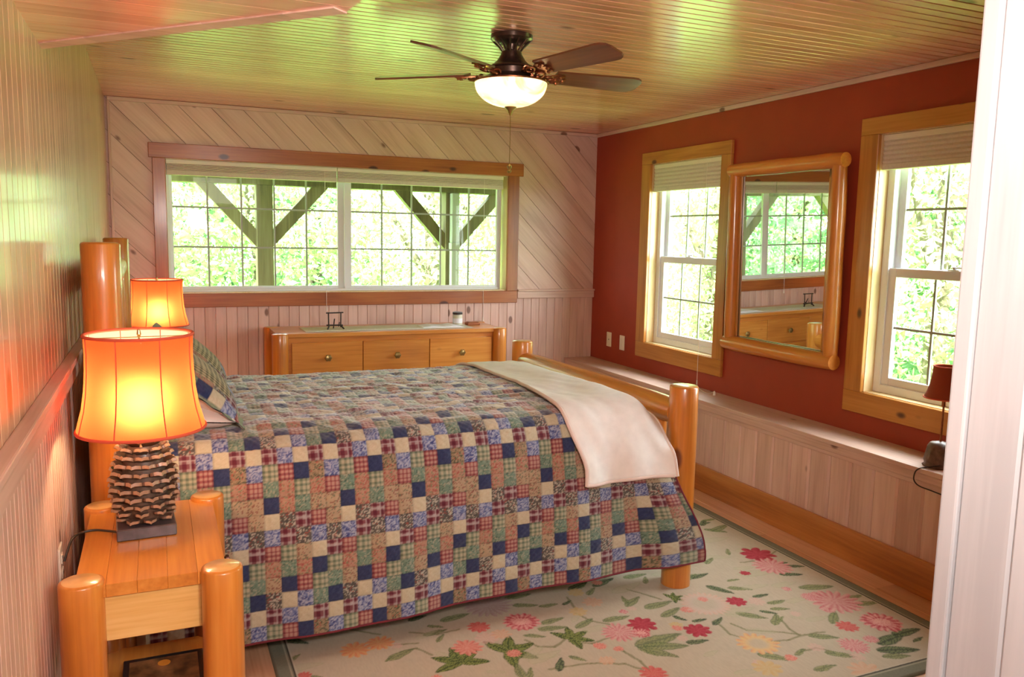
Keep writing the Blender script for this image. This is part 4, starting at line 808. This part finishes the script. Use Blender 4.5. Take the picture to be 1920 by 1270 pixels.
cb = MB().tube(smooth([(3.385, -3.50, .60), (3.375, -3.47, .588), (3.345, -3.45, .583), (3.326, -3.432, .57), (3.322, -3.425, .54), (3.326, -3.425, .515), (3.330, -3.45, .498), (3.333, -3.51, .497), (3.335, -3.60, .49)]), .003, 8).build('lamp_cord', M['cable'], None, True); tag(cb, 'dark cord looping from the ledge lamp over the ledge edge', 'cord')

# ============================================================ DRESSER
dr = thing('pine_dresser', 'long pine dresser with three drawers across below the long window', 'dresser', (0, 0, 0))
for i, (x, y) in enumerate([(.995, -.50), (2.545, -.50), (.995, -.075), (2.545, -.075)]): vlog('post', x, y, 0, .902, .052, dr, i+8)
MB().box(.975, 2.565, -.515, -.05, .873, .9, .003).build('top_board', M['orangewood_x'], dr)
MB().box(1.03, 2.51, -.49, -.07, .08, .872).build('body', M['orangewood_x'], dr)
for r0, r1 in ((.632, .838), (.395, .62), (.13, .382)):
    for i in range(3):
        x0 = 1.068+i*.4735; d = MB().box(x0, x0+.4685, -.512, -.49, r0, r1, .003).build('drawer', M['orangewood_x'], dr)
        kx, kz = x0+.234, (r0+r1)/2
        m = MB().lathe([(.006, 0), (.006, .014), (.016, .018), (.021, .024), (.018, .030), (0, .033)], 14, (kx, -.512, kz), axis=1)
        m.v = [(x, -.512-(y+.512) if y > -.512 else y, z) for x, y, z in m.v]
        for q in range(6): a = q*PI/3; m.lathe([(.007, -.003), (.009, 0), (.007, .004)], 8, (kx+.016*math.cos(a), -.537, kz+.016*math.sin(a)), axis=1)
        m.build('knob', M['brass'], d, True)
rn = MB().box(1.17, 2.36, -.46, -.17, .9015, .9035, .0006).build('lace_runner', M['lace']); tag(rn, 'pale lace runner along the top of the pine dresser', 'runner')
tf = thing('twig_easel_frame', 'small empty dark twig frame on the dresser runner', 'picture frame', (1.385, -.33, .904))
MB().tube([(-.058, 0, .112), (.060, 0, .114)], .0045, 8).tube([(-.056, 0, .028), (.056, 0, .026)], .005, 8).tube([(-.040, 0, .01), (-.042, 0, .118)], .0045, 8).tube([(.042, 0, .012), (.044, 0, .118)], .0042, 8).build('frame', M['blackmetal'], tf, True)
MB().tube([(-.052, -.02, 0), (-.036, 0, .028)], .0055, 8).tube([(.062, -.015, 0), (.040, 0, .028)], .0055, 8).tube([(0, .045, 0), (0, .003, .07)], .004, 8).tube([(.025, -.01, .02), (.035, .01, .045)], .0035, 8).build('legs', M['blackmetal'], tf, True)
jr = thing('candle_jar', 'small labelled jar with a dark lid on the dresser', 'jar', (2.305, -.27, .904))
MB().lathe([(.033, 0), (.036, .004), (.036, .070), (.030, .078)], 20).build('body', M['jarlabel'], jr, True); MB().lathe([(.0365, .016), (.0365, .05)], 20, cap=False).build('paper_label', M['paper'], jr, True); MB().lathe([(.031, .078), (.037, .079), (.037, .094), (.030, .097), (0, .097)], 20).build('lid', M['blackmetal'], jr, True)
bk = thing('white_booklet', 'white open booklet lying on the dresser in front of the jar', 'booklet', (2.15, -.34, .904), -.06)
MB().prism([(-.15, .002), (-.08, .012), (0, .004), (.08, .014), (.15, .003), (.15, 0), (-.15, 0)], -.09, .09, lambda u, v, d: (u, d, v)).build('pages', M['paper'], bk)
bx = MB().box(-.05, .05, -.035, .035, 0, .014, .003).box(-.04, .04, -.028, .028, .014, .02, .002).build('wooden_box', M['cardwood'], None, loc=(2.435, -.24, .9005)); tag(bx, 'flat reddish wooden box at the right end of the dresser', 'box')

# ============================================================ MIRROR
mr = thing('log_framed_mirror', 'tall mirror in a golden half-log frame between the two windows', 'mirror', (W-.004, -2.27, 0)); mr.rotation_euler = (0, -.02, .01)
def halflog(name, p, q, r, mat, flat=.6):
    o = hlog(name, p, q, r, mr, mat, n=20); return o
hlog('frame_rail', (-.045, .435, 1.985), (-.045, -.455, 1.985), .041, mr, 'log_y', 2, 20); hlog('frame_rail', (-.047, .44, .935), (-.047, -.45, .935), .046, mr, 'log_y', 5, 20)
hlog('frame_stile', (-.040, .40, .95), (-.040, .40, 1.96), .039, mr, 'log_z', 1, 20); hlog('frame_stile', (-.041, -.413, .95), (-.041, -.413, 1.96), .042, mr, 'log_z', 4, 20)
MB().box(-.022, 0, -.41, .41, .95, 1.98).build('backing_board', M['gold_z'], mr)
MB().box(-.028, -.0225, -.37, .37, .98, 1.95).build('mirror_glass', M['mirror'], mr)
for yy in (-.352, .352): MB().box(-.04, -.028, yy-.01, yy+.01, .98, 1.95, .003).build('inner_bead', M['gold_z'], mr)

# ============================================================ CEILING FAN
fan = thing('ceiling_fan', 'bronze ceiling fan with five walnut blades and lit bowl', 'ceiling fan', (1.67, -2.66, 0))
MB().lathe([(.080, 2.3995), (.088, 2.396), (.089, 2.380), (.082, 2.374), (.060, 2.366), (.030, 2.360)][::-1], 32).build('canopy', M['bronze'], fan, True)
cage = MB()
for i in range(12):
    a = 2*PI*i/12; cage.tube([(r*math.cos(a), r*math.sin(a), z) for r, z in ((.080, 2.378), (.070, 2.366), (.052, 2.350), (.040, 2.334), (.038, 2.326))], .0045, 6)
cage.lathe([(.026, 2.325), (.022, 2.345), (.026, 2.37)], 16).build('neck', M['bronze'], fan, True)
MB().lathe([(.030, 2.335), (.043, 2.330), (.046, 2.318), (.060, 2.294), (.082, 2.274), (.096, 2.268), (.099, 2.262), (.090, 2.258), (.089, 2.237), (.100, 2.232), (.124, 2.221), (.140, 2.212), (.136, 2.205), (.05, 2.203)][::-1], 40).build('motor_housing', M['bronze'], fan, True)
MB().lathe([(.150, 2.200), (.1555, 2.202), (.1555, 2.207), (.148, 2.210), (.12, 2.212)], 40).build('bowl_rim', M['copper'], fan, True)
bp = [(.1535*math.cos(a)**.9, 2.201-.097*math.sin(a)) for a in [i*PI/2/12 for i in range(13)]]; bp[-1] = (0, 2.104)
MB().lathe([(max(r, 0), z) for r, z in bp][::-1], 40).build('light_bowl', M['bowl'], fan, True)
MB().lathe([(0, 2.068), (.004, 2.070), (.006, 2.076), (.010, 2.082), (.012, 2.090), (.022, 2.098), (.026, 2.104), (.024, 2.108), (0, 2.110)], 20).build('finial', M['brass'], fan, True)
MB().tube([(0, 0, 2.07), (.001, 0, 1.97), (0, 0, 1.868)], .0014, 6).build('pull_chain', M['brass'], fan); MB().lathe([(0, 1.828), (.007, 1.832), (.010, 1.838), (.005, 1.845), (.009, 1.852), (.011, 1.858), (.004, 1.866), (0, 1.869)], 12).build('pull_knob', M['brass'], fan, True)
bl = []
for i in range(9): t = i/8; bl.append((.195+.36*t, .052+.013*t))
tip = [(.58, .062), (.600, .050), (.610, .030)]
poly = bl+tip+[(x, -y*1.0) for x, y in tip[::-1]]+[(x, -y) for x, y in bl[::-1]]
blade_me = MB().prism(poly, -.004, .004).mesh('blade', M['blade'])
ir = MB().prism([(.09, .018), (.13, .012), (.165, .022), (.20, .040), (.235, .036), (.235, .020), (.215, .012), (.25, .006), (.25, -.006), (.215, -.012), (.235, -.020), (.235, -.036), (.20, -.040), (.165, -.022), (.13, -.012), (.09, -.018)], -.010, -.004)
for s in (-1, 1):
    ir.tube([(.12+.03*t, s*(.012+.03*math.sin(t*PI)), -.012-.010*math.sin(t*PI*2)) for t in [k/8 for k in range(9)]], .004, 6)
    ir.tube([(.16+.022*math.cos(a), s*.026+.016*math.sin(a)*s, -.014-.008*math.sin(a*.5)) for a in [k*PI/5 for k in range(11)]], .0042, 6)
    ir.lathe([(0, -.022), (.007, -.020), (.008, -.012), (0, -.008)], 8, (.215, s*.026, 0))
ir.lathe([(0, -.022), (.007, -.020), (.008, -.012), (0, -.008)], 8, (.235, 0, 0))
iron_me = ir.mesh('blade_iron', M['copper'], True)
for k in range(5):
    a = math.radians(-2.5+72*k)
    b = obj('blade', blade_me, fan); b.matrix_local = Matrix.Translation((0, 0, 2.243)) @ Matrix.Rotation(a, 4, 'Z') @ Matrix.Rotation(math.radians(-15.5), 4, 'X')
    o = obj('blade_iron', iron_me, b)
